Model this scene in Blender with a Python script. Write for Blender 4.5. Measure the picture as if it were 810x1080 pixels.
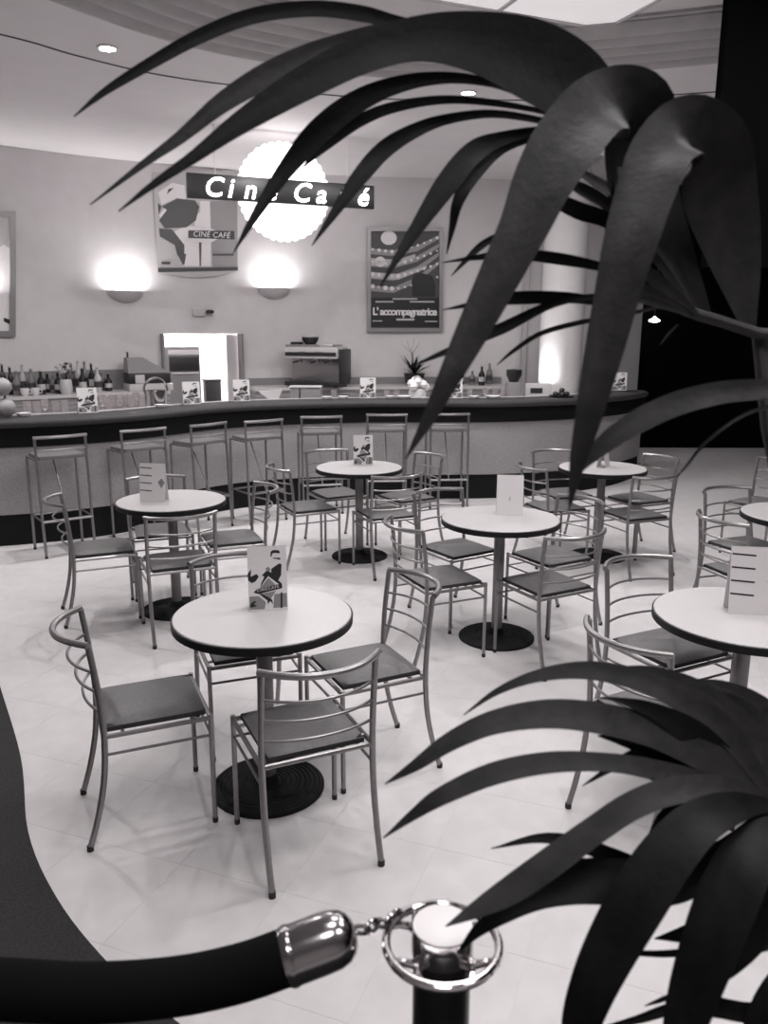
import bpy, bmesh, math, random
from mathutils import Vector, Matrix
random.seed(7)
for o in list(bpy.data.objects): bpy.data.objects.remove(o)
SC = bpy.context.scene
COL = SC.collection
R = math.radians

# ------------------------------------------------------------------ camera, world, exposure
CAM_H, PITCH, ROLL, FPX = 1.8026, R(12.7248), R(.174), 850.93
cam = bpy.data.cameras.new('camera'); camo = bpy.data.objects.new('camera', cam); COL.objects.link(camo)
cam.sensor_fit = 'VERTICAL'; cam.sensor_height = 36; cam.sensor_width = 27; cam.lens = FPX / 1080 * 36
camo.matrix_world = Matrix.Translation((0, 0, CAM_H)) @ Matrix.Rotation(R(90) - PITCH, 4, 'X') @ Matrix.Rotation(ROLL, 4, 'Z')
cam.clip_start = .05
cam.dof.use_dof = True; cam.dof.focus_distance = 3.6; cam.dof.aperture_fstop = 5.0
SC.camera = camo
world = bpy.data.worlds.new('world'); SC.world = world; world.use_nodes = True
world.node_tree.nodes['Background'].inputs[0].default_value = (.5, .48, .49, 1)
world.node_tree.nodes['Background'].inputs[1].default_value = .05
vs = SC.view_settings; vs.view_transform = 'Standard'; vs.look = 'None'; vs.gamma = 1; vs.use_curve_mapping = False
vs.exposure = 0.0
PANEL_POWER, DOWN_POWER, SCONCE_POWER = 21, 42, 12

# ------------------------------------------------------------------ pixel -> place helpers
def ray(px, py):
    a, b = px - 405, py - 540; c, s = math.cos(ROLL), math.sin(ROLL)
    u, v = c * a + s * b, -s * a + c * b
    return Vector((u / FPX, math.cos(PITCH) - v / FPX * math.sin(PITCH), -math.sin(PITCH) - v / FPX * math.cos(PITCH)))
def onz(px, py, z):
    d = ray(px, py); return d * ((z - CAM_H) / d.z) + Vector((0, 0, CAM_H))
def ony(px, py, y):
    d = ray(px, py); return d * (y / d.y) + Vector((0, 0, CAM_H))
def atz(px, py, dep):
    return ray(px, py) * dep + Vector((0, 0, CAM_H))
def oncurve(px, py, C):
    d = ray(px, py)
    for (x0, y0), (x1, y1) in zip(C, C[1:]):
        ex, ey = x1 - x0, y1 - y0; det = d.x * (-ey) + ex * d.y
        if abs(det) < 1e-9: continue
        t = (x0 * (-ey) + ex * y0) / det; s = (d.x * y0 - d.y * x0) / det
        if t > 0 and -1e-6 <= s <= 1 + 1e-6: return d * t + Vector((0, 0, CAM_H))
    return None
def spline(P, n=8):
    out = []
    Q = [tuple(2 * a - b for a, b in zip(P[0], P[1]))] + list(P) + [tuple(2 * a - b for a, b in zip(P[-1], P[-2]))]
    for i in range(1, len(Q) - 2):
        for k in range(n):
            t = k / n
            out.append(tuple(.5 * (2 * b + (c - a) * t + (2 * a - 5 * b + 4 * c - d) * t * t + (3 * b - a - 3 * c + d) * t ** 3)
                             for a, b, c, d in zip(Q[i - 1], Q[i], Q[i + 1], Q[i + 2])))
    out.append(tuple(P[-1])); return out
def offset(C, d):      # left-hand normal for +d
    out = []
    for i, p in enumerate(C):
        a, b = C[max(i - 1, 0)], C[min(i + 1, len(C) - 1)]
        t = Vector((b[0] - a[0], b[1] - a[1])).normalized()
        out.append((p[0] - t.y * d, p[1] + t.x * d))
    return out

# ------------------------------------------------------------------ materials (monochrome, faint warm-magenta film tone)
def tone(v): return (v * 1.01, v * .968, v * .978, 1)
MATS = {}
def mat(name, v, rough=.6, metal=0., var=0., scale=20., bump=0., bscale=200., emit=0., ev=None, trans=0., spec=.5, coat=0.):
    if name in MATS: return MATS[name]
    m = bpy.data.materials.new(name); m.use_nodes = True; MATS[name] = m
    nt = m.node_tree; b = nt.nodes['Principled BSDF']
    b.inputs['Base Color'].default_value = tone(v); b.inputs['Roughness'].default_value = rough; b.inputs['Metallic'].default_value = metal
    b.inputs['Specular IOR Level'].default_value = spec; b.inputs['Coat Weight'].default_value = coat
    if trans: b.inputs['Transmission Weight'].default_value = trans; b.inputs['IOR'].default_value = 1.3
    if emit: b.inputs['Emission Color'].default_value = tone(ev or 1); b.inputs['Emission Strength'].default_value = emit
    tc = nt.nodes.new('ShaderNodeTexCoord')
    if var:
        n = nt.nodes.new('ShaderNodeTexNoise'); n.inputs['Scale'].default_value = scale; n.inputs['Detail'].default_value = 5
        cr = nt.nodes.new('ShaderNodeMapRange'); cr.inputs['From Min'].default_value = .3; cr.inputs['From Max'].default_value = .7
        cr.inputs['To Min'].default_value = 1 - var; cr.inputs['To Max'].default_value = 1 + var
        mx = nt.nodes.new('ShaderNodeMix'); mx.data_type = 'RGBA'; mx.blend_type = 'MULTIPLY'; mx.inputs[0].default_value = 1
        mx.inputs[6].default_value = tone(v)
        nt.links.new(tc.outputs['Object'], n.inputs['Vector']); nt.links.new(n.outputs['Fac'], cr.inputs['Value'])
        nt.links.new(cr.outputs[0], mx.inputs[7]); nt.links.new(mx.outputs[2], b.inputs['Base Color'])
    if bump:
        n2 = nt.nodes.new('ShaderNodeTexNoise'); n2.inputs['Scale'].default_value = bscale; n2.inputs['Detail'].default_value = 4
        bp = nt.nodes.new('ShaderNodeBump'); bp.inputs['Strength'].default_value = bump; bp.inputs['Distance'].default_value = .004
        nt.links.new(tc.outputs['Object'], n2.inputs['Vector']); nt.links.new(n2.outputs['Fac'], bp.inputs['Height'])
        nt.links.new(bp.outputs['Normal'], b.inputs['Normal'])
    return m
def stripes(name, v0, v1, scale, rough=.5):
    m = mat(name, v0, rough)
    nt = m.node_tree; b = nt.nodes['Principled BSDF']; tc = nt.nodes.new('ShaderNodeTexCoord')
    w = nt.nodes.new('ShaderNodeTexWave'); w.inputs['Scale'].default_value = scale; w.inputs['Distortion'].default_value = 3; w.inputs['Detail'].default_value = 3
    w.bands_direction = 'Z'
    r = nt.nodes.new('ShaderNodeMix'); r.data_type = 'RGBA'; r.inputs[6].default_value = tone(v0); r.inputs[7].default_value = tone(v1)
    nt.links.new(tc.outputs['Object'], w.inputs['Vector']); nt.links.new(w.outputs['Fac'], r.inputs[0]); nt.links.new(r.outputs[2], b.inputs['Base Color'])
    return m
M_floor = mat('floor_grout', .56, .6)
M_tile = mat('floor_tile', .60, .55, var=.05, scale=9, bump=.05, bscale=300)
M_carpet = mat('carpet_pile', .024, .95, var=.7, scale=260, bump=.6, bscale=420)
M_wall = mat('wall_paint', .66, .8, var=.03, scale=6)
M_ceil = mat('ceiling_paint', .72, .85, var=.02, scale=4)
M_rib = mat('soffit_fabric', .45, .9, var=.06, scale=8)
M_joint = mat('ceiling_joint', .06, .7)
M_ctile = mat('ceiling_tile', .80, .8, var=.02, scale=30)
M_cgrid = mat('ceiling_grid', .55, .5)
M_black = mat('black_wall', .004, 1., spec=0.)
M_white = mat('white_paint', .75, .5)
M_barfront = mat('bar_front_laminate', .30, .6, var=.12, scale=60)
M_kick = mat('bar_kick', .010, .8, spec=.2)
M_fascia = mat('bar_fascia', .006, .85, spec=.15)
M_granite = mat('bar_top_stone', .048, .6, var=.5, scale=140, spec=.3)
M_inner = mat('bar_inner_top', .62, .4)
M_metal = mat('brushed_tube', .27, .34, .75, var=.08, scale=40)
M_metal2 = mat('stool_tube', .24, .38, .7, var=.08, scale=40)
M_rubber = mat('black_rubber', .012, .6)
M_seat = mat('seat_vinyl', .125, .55, var=.12, scale=60, bump=.15, bscale=160)
M_seatside = mat('seat_side', .03, .6)
M_stoolseat = mat('stool_seat', .17, .5, var=.1, scale=50)
M_top = mat('table_laminate', .50, .35, var=.025, scale=120)
M_edge = mat('table_edge', .011, .5, spec=.2)
M_column = mat('table_column', .20, .35, .5, var=.06)
M_base = mat('table_base_iron', .010, .75, spec=.25)
M_chrome = mat('chrome', .72, .10, 1.)
M_chromed = mat('chrome_dark', .34, .16, 1.)
M_velvet = mat('rope_velvet', .006, 1., spec=.05, bump=.5, bscale=500)
M_post = mat('stanchion_black', .008, .35)
M_cap = mat('stanchion_cap', .78, .35, .0, var=.02)
M_card = mat('card_paper', .66, .6)
M_cardg = mat('card_print_grey', .22, .6)
M_cardb = mat('card_print_black', .010, .55)
M_cardl = mat('card_print_light', .48, .6)
M_leaf = mat('leaf_dark', .006, .50, var=.3, scale=30, spec=.10, bump=.25, bscale=90)
M_leaf2 = mat('leaf_mid', .018, .50, var=.3, scale=30, spec=.14, bump=.25, bscale=90)
M_stem = mat('palm_stem', .018, .7, var=.3, scale=30)
M_glass = mat('clear_glass', .9, .05, 0, trans=.9)
M_darkglass = mat('dark_bottle', .015, .12)
M_greyglass = mat('grey_bottle', .20, .15)
M_paleglass = mat('pale_bottle', .5, .2)
M_steel = mat('steel', .45, .28, .9)
M_wood = stripes('back_counter_wood', .20, .30, 6)
M_dark = mat('appliance_dark', .02, .4)
M_mid = mat('appliance_grey', .22, .45)
M_light = mat('appliance_light', .55, .4)
M_neon = mat('neon_tube', 1, .4, emit=9)
M_disc = mat('neon_disc', 1, .4, emit=3.2)
M_signboard = mat('sign_board', .016, .35)
M_lamp = mat('lamp_glow', 1, .4, emit=14)
M_panel = mat('light_panel', 1, .5, emit=6)
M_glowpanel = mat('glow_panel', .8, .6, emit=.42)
M_plaster = mat('sconce_plaster', .5, .7)
M_frame = mat('poster_frame', .28, .35, .6)

# ------------------------------------------------------------------ mesh builder
class MB:
    def __init__(s): s.v = []; s.f = []; s.mi = []; s.cur = 0
    def add(s, vs, fs):
        n = len(s.v); s.v += [tuple(p) for p in vs]; s.f += [tuple(i + n for i in f) for f in fs]; s.mi += [s.cur] * len(fs); return s
    def box(s, c, d, rz=0):
        x, y, z = d[0] / 2, d[1] / 2, d[2] / 2; cs, sn = math.cos(rz), math.sin(rz)
        P = [(a * x, b * y, e * z) for e in (-1, 1) for a, b in ((-1, -1), (1, -1), (1, 1), (-1, 1))]
        P = [(c[0] + p[0] * cs - p[1] * sn, c[1] + p[0] * sn + p[1] * cs, c[2] + p[2]) for p in P]
        return s.add(P, [(3, 2, 1, 0), (4, 5, 6, 7), (0, 1, 5, 4), (1, 2, 6, 5), (2, 3, 7, 6), (3, 0, 4, 7)])
    def bbox(s, c, d, r=.004, rz=0):     # box with chamfered edges
        bm = bmesh.new(); bmesh.ops.create_cube(bm, size=1)
        for v in bm.verts: v.co = Vector((v.co.x * d[0], v.co.y * d[1], v.co.z * d[2]))
        bmesh.ops.bevel(bm, geom=bm.edges[:], offset=r, segments=2, affect='EDGES', profile=.6)
        m = Matrix.Translation(c) @ Matrix.Rotation(rz, 4, 'Z')
        bm.verts.index_update()
        s.add([m @ v.co for v in bm.verts], [[v.index for v in f.verts] for f in bm.faces]); bm.free(); return s
    def tube(s, P, r, n=8, cap=True):
        P = [Vector(p) for p in P]; rs = r if isinstance(r, (list, tuple)) else [r] * len(P)
        t0 = (P[1] - P[0]).normalized(); up = Vector((0, 0, 1)) if abs(t0.z) < .9 else Vector((1, 0, 0))
        u = t0.cross(up).normalized(); vs = []
        for i, p in enumerate(P):
            a, b = P[max(i - 1, 0)], P[min(i + 1, len(P) - 1)]; t = (b - a).normalized()
            u = (u - t * u.dot(t)).normalized(); w = t.cross(u)
            vs += [p + (u * math.cos(2 * math.pi * k / n) + w * math.sin(2 * math.pi * k / n)) * rs[i] for k in range(n)]
        fs = [(i * n + k, i * n + (k + 1) % n, (i + 1) * n + (k + 1) % n, (i + 1) * n + k) for i in range(len(P) - 1) for k in range(n)]
        if cap: fs += [tuple(range(n - 1, -1, -1)), tuple(range((len(P) - 1) * n, len(P) * n))]
        return s.add(vs, fs)
    def lathe(s, prof, c=(0, 0, 0), n=24):
        vs = []; fs = []
        for r, z in prof: vs += [(c[0] + r * math.cos(2 * math.pi * k / n), c[1] + r * math.sin(2 * math.pi * k / n), c[2] + z) for k in range(n)]
        for i in range(len(prof) - 1): fs += [(i * n + k, i * n + (k + 1) % n, (i + 1) * n + (k + 1) % n, (i + 1) * n + k) for k in range(n)]
        if prof[0][0] > 1e-5: fs.append(tuple(range(n - 1, -1, -1)))
        if prof[-1][0] > 1e-5: fs.append(tuple(range((len(prof) - 1) * n, len(prof) * n)))
        return s.add(vs, fs)
    def sweep(s, C, prof, caps=True):    # C plan curve, prof closed list of (offset to the left of travel, z)
        cols = [offset(C, d) for d, z in prof]; n = len(prof); vs = []
        for i in range(len(C)): vs += [(cols[j][i][0], cols[j][i][1], prof[j][1]) for j in range(n)]
        fs = [(i * n + j, (i + 1) * n + j, (i + 1) * n + (j + 1) % n, i * n + (j + 1) % n) for i in range(len(C) - 1) for j in range(n)]
        if caps: fs += [tuple(range(n)), tuple(range(len(C) * n - 1, (len(C) - 1) * n - 1, -1))]
        return s.add(vs, fs)
    def prism(s, poly, a, b):            # list of 3D points, pushed from +a to +b (vectors)
        n = len(poly); vs = [Vector(p) + a for p in poly] + [Vector(p) + b for p in poly]
        return s.add(vs, [tuple(range(n - 1, -1, -1)), tuple(range(n, 2 * n))] + [(i, (i + 1) % n, n + (i + 1) % n, n + i) for i in range(n)])
    def mesh(s, name, smooth=True):
        me = bpy.data.meshes.new(name); me.from_pydata(s.v, [], s.f); me.validate()
        bm = bmesh.new(); bm.from_mesh(me); bmesh.ops.recalc_face_normals(bm, faces=bm.faces[:])
        if smooth:
            for f in bm.faces: f.smooth = True
            for e in bm.edges:
                if len(e.link_faces) == 2 and e.calc_face_angle(0) > .6: e.smooth = False
        bm.to_mesh(me); bm.free(); return me
    def build(s, name, m, parent=None, smooth=True):
        me = s.mesh(name, smooth); me.materials.append(m)
        o = bpy.data.objects.new(name, me); COL.objects.link(o)
        if parent: o.parent = parent
        return o
def mk(): return MB()
def tag(o, label=None, cat=None, group=None, kind=None):
    if label: o['label'] = label
    if cat: o['category'] = cat
    if group: o['group'] = group
    if kind: o['kind'] = kind
    return o
def thing(name, label, cat, loc=(0, 0, 0), rz=0, group=None):
    o = bpy.data.objects.new(name, None); COL.objects.link(o); o.location = loc; o.rotation_euler = (0, 0, rz); o.empty_display_size = .1
    return tag(o, label, cat, group)
def copy_tree(o, parent=None):
    c = o.copy(); COL.objects.link(c); c.parent = parent
    for ch in list(o.children): copy_tree(ch, c)
    return c
def structure(o): o['kind'] = 'structure'; return o
def text_mesh(txt, size, depth=.001, shear=0., spacing=1., bold=0., align='CENTER'):
    cu = bpy.data.curves.new('lettering', 'FONT'); cu.body = txt; cu.size = size; cu.extrude = depth; cu.shear = shear
    cu.space_character = spacing; cu.align_x = align; cu.align_y = 'CENTER'; cu.offset = bold; cu.resolution_u = 3
    o = bpy.data.objects.new('lettering', cu); COL.objects.link(o)
    dg = bpy.context.evaluated_depsgraph_get(); me = bpy.data.meshes.new_from_object(o.evaluated_get(dg))
    bpy.data.objects.remove(o); bpy.data.curves.remove(cu); return me
def lettering(txt, size, m, mtx, parent, name='lettering', **k):
    me = text_mesh(txt, size, **k); me.materials.clear(); me.materials.append(m)
    me.transform(mtx); o = bpy.data.objects.new(name, me); COL.objects.link(o)
    if parent: o.parent = parent
    return o
def lamp(name, kind, loc, power, parent=None, **k):
    l = bpy.data.lights.new(name, kind); l.energy = power; l.color = (1, .985, .985)
    for a, b in k.items(): setattr(l, a, b)
    o = bpy.data.objects.new(name, l); COL.objects.link(o); o.location = loc
    if parent: o.parent = parent
    return o

# ------------------------------------------------------------------ structure
CEIL = 3.9
WALLP = [(-7.2, 7.9), (-6, 9.0), (-5, 9.8), (-3.95, 10.6), (-3.15, 11.1), (-1.8, 11.72), (-.08, 12.1), (1.6, 12.25), (3.2, 12.3)]
WALL = spline(WALLP, 8)
BARP = [(-5.2, 6.25), (-4.2, 6.38), (-3.25, 6.6), (-2.56, 6.92), (-2.12, 7.35), (-1.70, 7.92), (-1.215, 8.28), (-.31, 8.58), (.4, 8.63), (1.1, 8.66), (1.7, 8.82), (2.25, 9.1), (2.78, 9.52), (3.2, 10.05)]
BAR = spline(BARP, 8)

fl = structure(mk().box((0, 5.2, -.0512), (15, 18, .1)).build('floor', M_floor))      # joints lie just below the tile faces
TA = R(-20.5); tu, tv = Vector((math.cos(TA), math.sin(TA))), Vector((-math.sin(TA), math.cos(TA)))
TS = .4
tiles = []
for i in range(-24, 24):
    for j in range(0, 40):
        c = tu * (-.315 + TS * (i + .5)) + tv * (.05 + TS * (j + .5))
        if abs(c.x) < 7.2 and -1 < c.y < 13.6: tiles.append(c)
def inview(c):
    z = -CAM_H; cf = c.y * math.cos(PITCH) - z * math.sin(PITCH)
    if cf < .3: return False
    u = 405 + FPX * c.x / cf; v = 540 - FPX * (c.y * math.sin(PITCH) + z * math.cos(PITCH)) / cf
    return -40 < u < 850 and v < 1150
tiles.sort(key=lambda c: (not inview(c), c.length))
tile_me = MB().box((0, 0, -.005), (TS - .0009, TS - .0009, .010), 0).mesh('tile', False); tile_me.materials.append(M_tile)
rest = MB()
for n, c in enumerate(tiles):
    if n < 300:
        o = bpy.data.objects.new('tile', tile_me); COL.objects.link(o); o.location = (c.x, c.y, 0); o.rotation_euler = (0, 0, TA); o.parent = fl
    else: rest.box((c.x, c.y, -.005), (TS - .0009, TS - .0009, .010), TA)
tag(rest.build('tile_field', M_tile, fl, False), kind='stuff')

# dark carpet at lower left, resting on the tiles
cp = [onz(*p, 0).xy for p in [(0, 690), (0, 725), (22, 800), (30, 880), (60, 950), (115, 1020), (185, 1080), (240, 1120)]]
cp = [(-4.2, 5.0), (-2.7, 4.75)] + [tuple(p) for p in spline([tuple(q) for q in cp[1:]], 6)] + [(.0, 1.5), (1.2, 1.22), (2.6, 1.25), (2.6, -.6), (-4.2, -.6)]
ca = mk().prism([(x, y, 0) for x, y in cp], Vector((0, 0, .001)), Vector((0, 0, .013))).build('carpet', M_carpet, smooth=False)
tag(ca, 'dark speckled carpet with a wavy edge at the lower left', 'carpet')

ce = structure(mk().box((0, 5.2, CEIL + .05), (15, 18, .1)).build('ceiling', M_ceil))
# thin dark joint that follows the bar across the ceiling
JN = spline([(-3.9, 5.6), (-2.81, 6.51), (-2.43, 6.97), (-1.96, 7.42), (-1.31, 7.76), (-.14, 8.14), (.9, 8.2), (2.2, 8.1), (4, 7.6)], 8)
structure(mk().sweep(JN, [(-.009, CEIL - .006), (.009, CEIL - .006), (.009, CEIL - .0005), (-.009, CEIL - .0005)]).build('trim_1', M_joint))
# rippled soffit band: one pleat after another, each a swept half-round
RB = spline([(-3.1, 4.2), (-2.55, 5.1), (-2.1, 5.82), (-1.8, 6.25), (-1.454, 6.6), (-1.007, 6.9), (-.338, 7.22), (.25, 7.36), (1.0, 7.36), (1.719, 7.2), (2.58, 6.93), (3.6, 6.5), (5.2, 5.7)], 6)
so = structure(mk().sweep(offset(RB, -.01), [(-1.06, CEIL - .02), (.0, CEIL - .02), (.0, CEIL - .001), (-1.06, CEIL - .001)]).build('trim_2', M_rib))
for k in range(5):
    d0 = -.205 * k; prof = []
    for q in range(9):
        t = q / 8; prof.append((d0 - .205 * t, CEIL - .03 - .055 * abs(math.sin(math.pi * t)) ** .7 - .02 * k * 0))
    prof += [(d0 - .205, CEIL - .018), (d0, CEIL - .018)]
    mk().sweep(RB, prof).build('pleat', M_rib, so)

# square ceiling tiles over the seating, turned with the room
GA = R(22.0); gu, gv = Vector((math.cos(GA), math.sin(GA))), Vector((-math.sin(GA), math.cos(GA)))
G0 = Vector((1.548, 6.307)); GS = .86
pm = mk().bbox((0, 0, 0), (GS - .03, GS - .03, .02), .004).mesh('ceiling_panel'); pm.materials.append(M_ctile)
def gcell(i, j): return G0 - gu * GS * (i + .5) - gv * GS * (j + .5)
lit = {(0, 2): 1.35, (1, 4): 1.15, (2, 2): .75, (3, 4): .7, (2, 6): .9, (4, 6): .8}  # cells nearest the camera are unseen panels added to brighten the palm leaves
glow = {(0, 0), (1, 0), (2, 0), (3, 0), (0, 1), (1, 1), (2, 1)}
gr = mk()
for i in range(-1, 5):
    for j in range(0, 8):
        if i == -1 : continue
        c = gcell(i, j)
        if (i, j) in lit or (i, j) in glow: continue
        o = bpy.data.objects.new('ceiling_panel', pm); COL.objects.link(o); o.location = (c.x, c.y, CEIL - .012); o.rotation_euler = (0, 0, GA); o.parent = ce
for i in range(0, 6):
    a = G0 - gu * GS * i; b = a - gv * GS * 8; mid = (a + b) / 2
    gr.box((mid.x, mid.y, CEIL - .016), (.026, GS * 8, .03), GA)
for j in range(0, 9):
    a = G0 - gv * GS * j; b = a - gu * GS * 5; mid = (a + b) / 2
    gr.box((mid.x, mid.y, CEIL - .0165), (GS * 5, .026, .03), GA)
gr.build('ceiling_grid', M_cgrid, ce)
for n, (i, j) in enumerate(sorted(lit)):
    c = gcell(i, j)
    t = thing('ceiling_light', 'square recessed ceiling light panel above ' + ['the front right seating', 'the right hand palm', 'the middle table', 'the rope stanchion at its right, unseen, added to light the leaves', 'the front left table, unseen, added to light the leaves', 'the dark carpet, unseen, added to light the leaves'][n], 'light', (c.x, c.y, CEIL - .03), GA, 'recessed light panels')
    mk().box((0, 0, .012), (GS - .04, GS - .04, .016)).build('diffuser', M_panel, t)
    f = mk()
    for a, b, w, h in ((0, (GS - .04) / 2, GS - .03, .02), (0, -(GS - .04) / 2, GS - .03, .02), ((GS - .04) / 2, 0, .02, GS - .03), (-(GS - .04) / 2, 0, .02, GS - .03)): f.box((a, b, .002), (w, h, .02))
    f.build('frame', M_white, t)
    lamp('panel_light', 'AREA', (0, 0, -.012), PANEL_POWER * lit[(i, j)], t, shape='SQUARE', size=GS - .1)

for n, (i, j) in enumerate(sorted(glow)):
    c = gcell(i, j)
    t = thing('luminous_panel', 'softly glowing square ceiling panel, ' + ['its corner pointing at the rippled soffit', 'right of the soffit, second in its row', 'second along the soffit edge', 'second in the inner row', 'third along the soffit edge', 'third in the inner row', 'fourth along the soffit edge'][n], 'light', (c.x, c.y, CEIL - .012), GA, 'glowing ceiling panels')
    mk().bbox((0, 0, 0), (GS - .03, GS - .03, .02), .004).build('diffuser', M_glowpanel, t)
# back wall with a doorway
dl, dr = oncurve(170, 352, WALL), oncurve(253, 352, WALL); DZ = .5 * (dl.z + dr.z)
def cut(C, x0, x1):
    out = []
    def at(x):
        for a, b in zip(C, C[1:]):
            if a[0] <= x <= b[0]: t = (x - a[0]) / (b[0] - a[0]); return (x, a[1] + t * (b[1] - a[1]))
    p0, p1 = at(x0), at(x1); return [p0] + [p for p in C if x0 + 1e-4 < p[0] < x1 - 1e-4] + [p1]
wb = mk()
rect = lambda z0, z1, t=.12: [(0, z0), (0, z1), (t, z1), (t, z0)]
wb.sweep(cut(WALL, -7.2, dl.x), rect(0, CEIL - .0005)); wb.sweep(cut(WALL, dr.x, 3.2), rect(0, CEIL - .0005)); wb.sweep(cut(WALL, dl.x, dr.x), rect(DZ, CEIL - .0005))
structure(wb.build('wall_back', M_wall))
structure(mk().box((-7.3, 3, CEIL / 2), (.2, 12, CEIL)).build('wall_left', M_wall))
structure(mk().box((0, -3.7, CEIL / 2), (15, .2, CEIL)).build('wall_front', M_wall))
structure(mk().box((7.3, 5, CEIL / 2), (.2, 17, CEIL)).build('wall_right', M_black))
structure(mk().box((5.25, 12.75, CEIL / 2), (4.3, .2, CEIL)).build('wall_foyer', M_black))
# black dropped bulkhead hanging from the ceiling at the right
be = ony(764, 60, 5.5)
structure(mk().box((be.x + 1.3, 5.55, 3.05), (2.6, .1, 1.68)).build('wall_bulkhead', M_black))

# doorway: frame plus bright kitchen behind it
df = mk()
dd = (Vector((dr.x - dl.x, dr.y - dl.y))).normalized(); da = math.atan2(dd.y, dd.x); dn = Vector((dd.y, -dd.x))
for p in (dl, dr): df.box((p.x + dn.x * .02, p.y + dn.y * .02, DZ / 2), (.03, .2, DZ), da)
dm = (dl + dr) / 2; DW = (Vector((dr.x - dl.x, dr.y - dl.y))).length
door = structure(df.build('door_1', M_mid))
K0 = Vector((dm.x, dm.y)) - dn * .12
def kp(u, v, z): q = K0 + dd * u - dn * v; return (q.x, q.y, z)
kb = mk()
kb.box(kp(0, 2.2, 1.2), (4.2, .1, 2.4), da); kb.box(kp(-2.1, 1.12, 1.2), (.1, 2.1, 2.4), da); kb.box(kp(2.1, 1.12, 1.2), (.1, 2.1, 2.4), da); kb.box(kp(0, 1.15, 2.42), (4.3, 2.1, .06), da)
structure(kb.build('wall_kitchen', M_white))
kl = thing('kitchen_light', 'bright ceiling lamp of the kitchen behind the doorway', 'light', kp(0.2, 1.1, 2.34))
mk().bbox((0, 0, .02), (1.2, .2, .05), .01).build('housing', M_white, kl)
lamp('kitchen_glow', 'AREA', (0, 0, -.02), 150, kl, shape='RECTANGLE', size=1.2, size_y=.4)
pl = structure(mk().box(kp(.47, .05, DZ / 2), (.17, .03, DZ - .02), da).build('door_2', M_light))

# thin pipe up the wall
pp = oncurve(550, 380, WALL)
tag(mk().tube([(pp.x - .03, pp.y - .05, 1.0), (pp.x - .03, pp.y - .05, CEIL - .01)], .012).tube([(pp.x + .05, pp.y - .05, 1.0), (pp.x + .05, pp.y - .05, CEIL - .01)], .012).build('wall_conduit', M_cgrid),
    'pair of thin grey pipes running up the back wall', 'pipe')

# pale round column behind the bar, grey square pier at its end
ca1 = ony(590, 400, 10.9)
t = thing('column', 'pale round column lit from below behind the bar', 'column', (ca1.x, 10.9, 0))
mk().lathe([(.28, 0), (.28, CEIL - .001)], n=40).build('shaft', M_wall, t)
mk().lathe([(.31, 0), (.31, .1), (.284, .12)], n=40).build('base_ring', M_kick, t)
cb1 = ony(655, 400, 11.3)
t = thing('square_pier', 'dark grey square pier past the end of the bar', 'pier', (cb1.x, 11.3, 0))
mk().bbox((0, 0, (CEIL - .002) / 2), (.36, .36, CEIL - .002), .012).build('shaft', M_mid, t)
mk().bbox((0, 0, .06), (.40, .40, .12), .01).build('plinth', M_kick, t)

# ------------------------------------------------------------------ bar
BT = 1.07
bar = thing('bar_counter', 'long wavy bar with pale front, black fascia and dark stone top', 'bar', (0, 0, 0))
mk().sweep(BAR, [(0, .27), (0, .84), (.06, .84), (.06, .27)]).build('front_panel', M_barfront, bar)
mk().sweep(BAR, [(.015, .0), (.015, .27), (.06, .27), (.06, .0)]).build('kick_board', M_kick, bar)
mk().sweep(BAR, [(-.02, .84), (-.02, 1.0), (.05, 1.0), (.05, .84)]).build('fascia', M_fascia, bar)
prof = [(-.02, 1.0)] + [(-.015 - .035 * math.sin(math.pi * k / 8), 1.035 - .035 * math.cos(math.pi * k / 8)) for k in range(1, 8)] + [(-.015, BT), (.36, BT), (.36, 1.0)]
mk().sweep(BAR, prof).build('counter_top', M_granite, bar)
mk().sweep(BAR, [(.362, 1.0), (.362, BT + .004), (.41, BT + .004), (.41, 1.0)]).build('inner_edge', M_inner, bar)
wk = thing('work_counter', 'low pale work counter behind the bar carrying the glasses', 'counter', (0, 0, 0))
mk().sweep(BAR[8:], [(.415, .96), (.415, 1.0), (.95, 1.0), (.95, .96)]).build('work_top', M_inner, wk)
mk().sweep(BAR[8:], [(.43, .0), (.43, .96), (.90, .96), (.90, .0)]).build('cabinet', M_wood, wk)
e0 = BAR[-1]; e1 = BAR[-3]; ed = Vector((e0[0] - e1[0], e0[1] - e1[1])).normalized(); en = Vector((-ed.y, ed.x)); ec = Vector(e0) + en * .17
mk().lathe([(.185, 1.0), (.22, 1.02), (.225, 1.04), (.21, 1.06), (.19, BT)], (ec.x, ec.y, 0), 32).build('counter_end', M_granite, bar)
mk().lathe([(.185, .84), (.185, 1.0)], (ec.x, ec.y, 0), 32).build('fascia_end', M_fascia, bar)
mk().lathe([(.15, .27), (.15, .84)], (ec.x, ec.y, 0), 32).build('panel_end', M_barfront, bar)
mk().lathe([(.14, .0), (.14, .27)], (ec.x, ec.y, 0), 32).build('kick_end', M_kick, bar)

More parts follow.
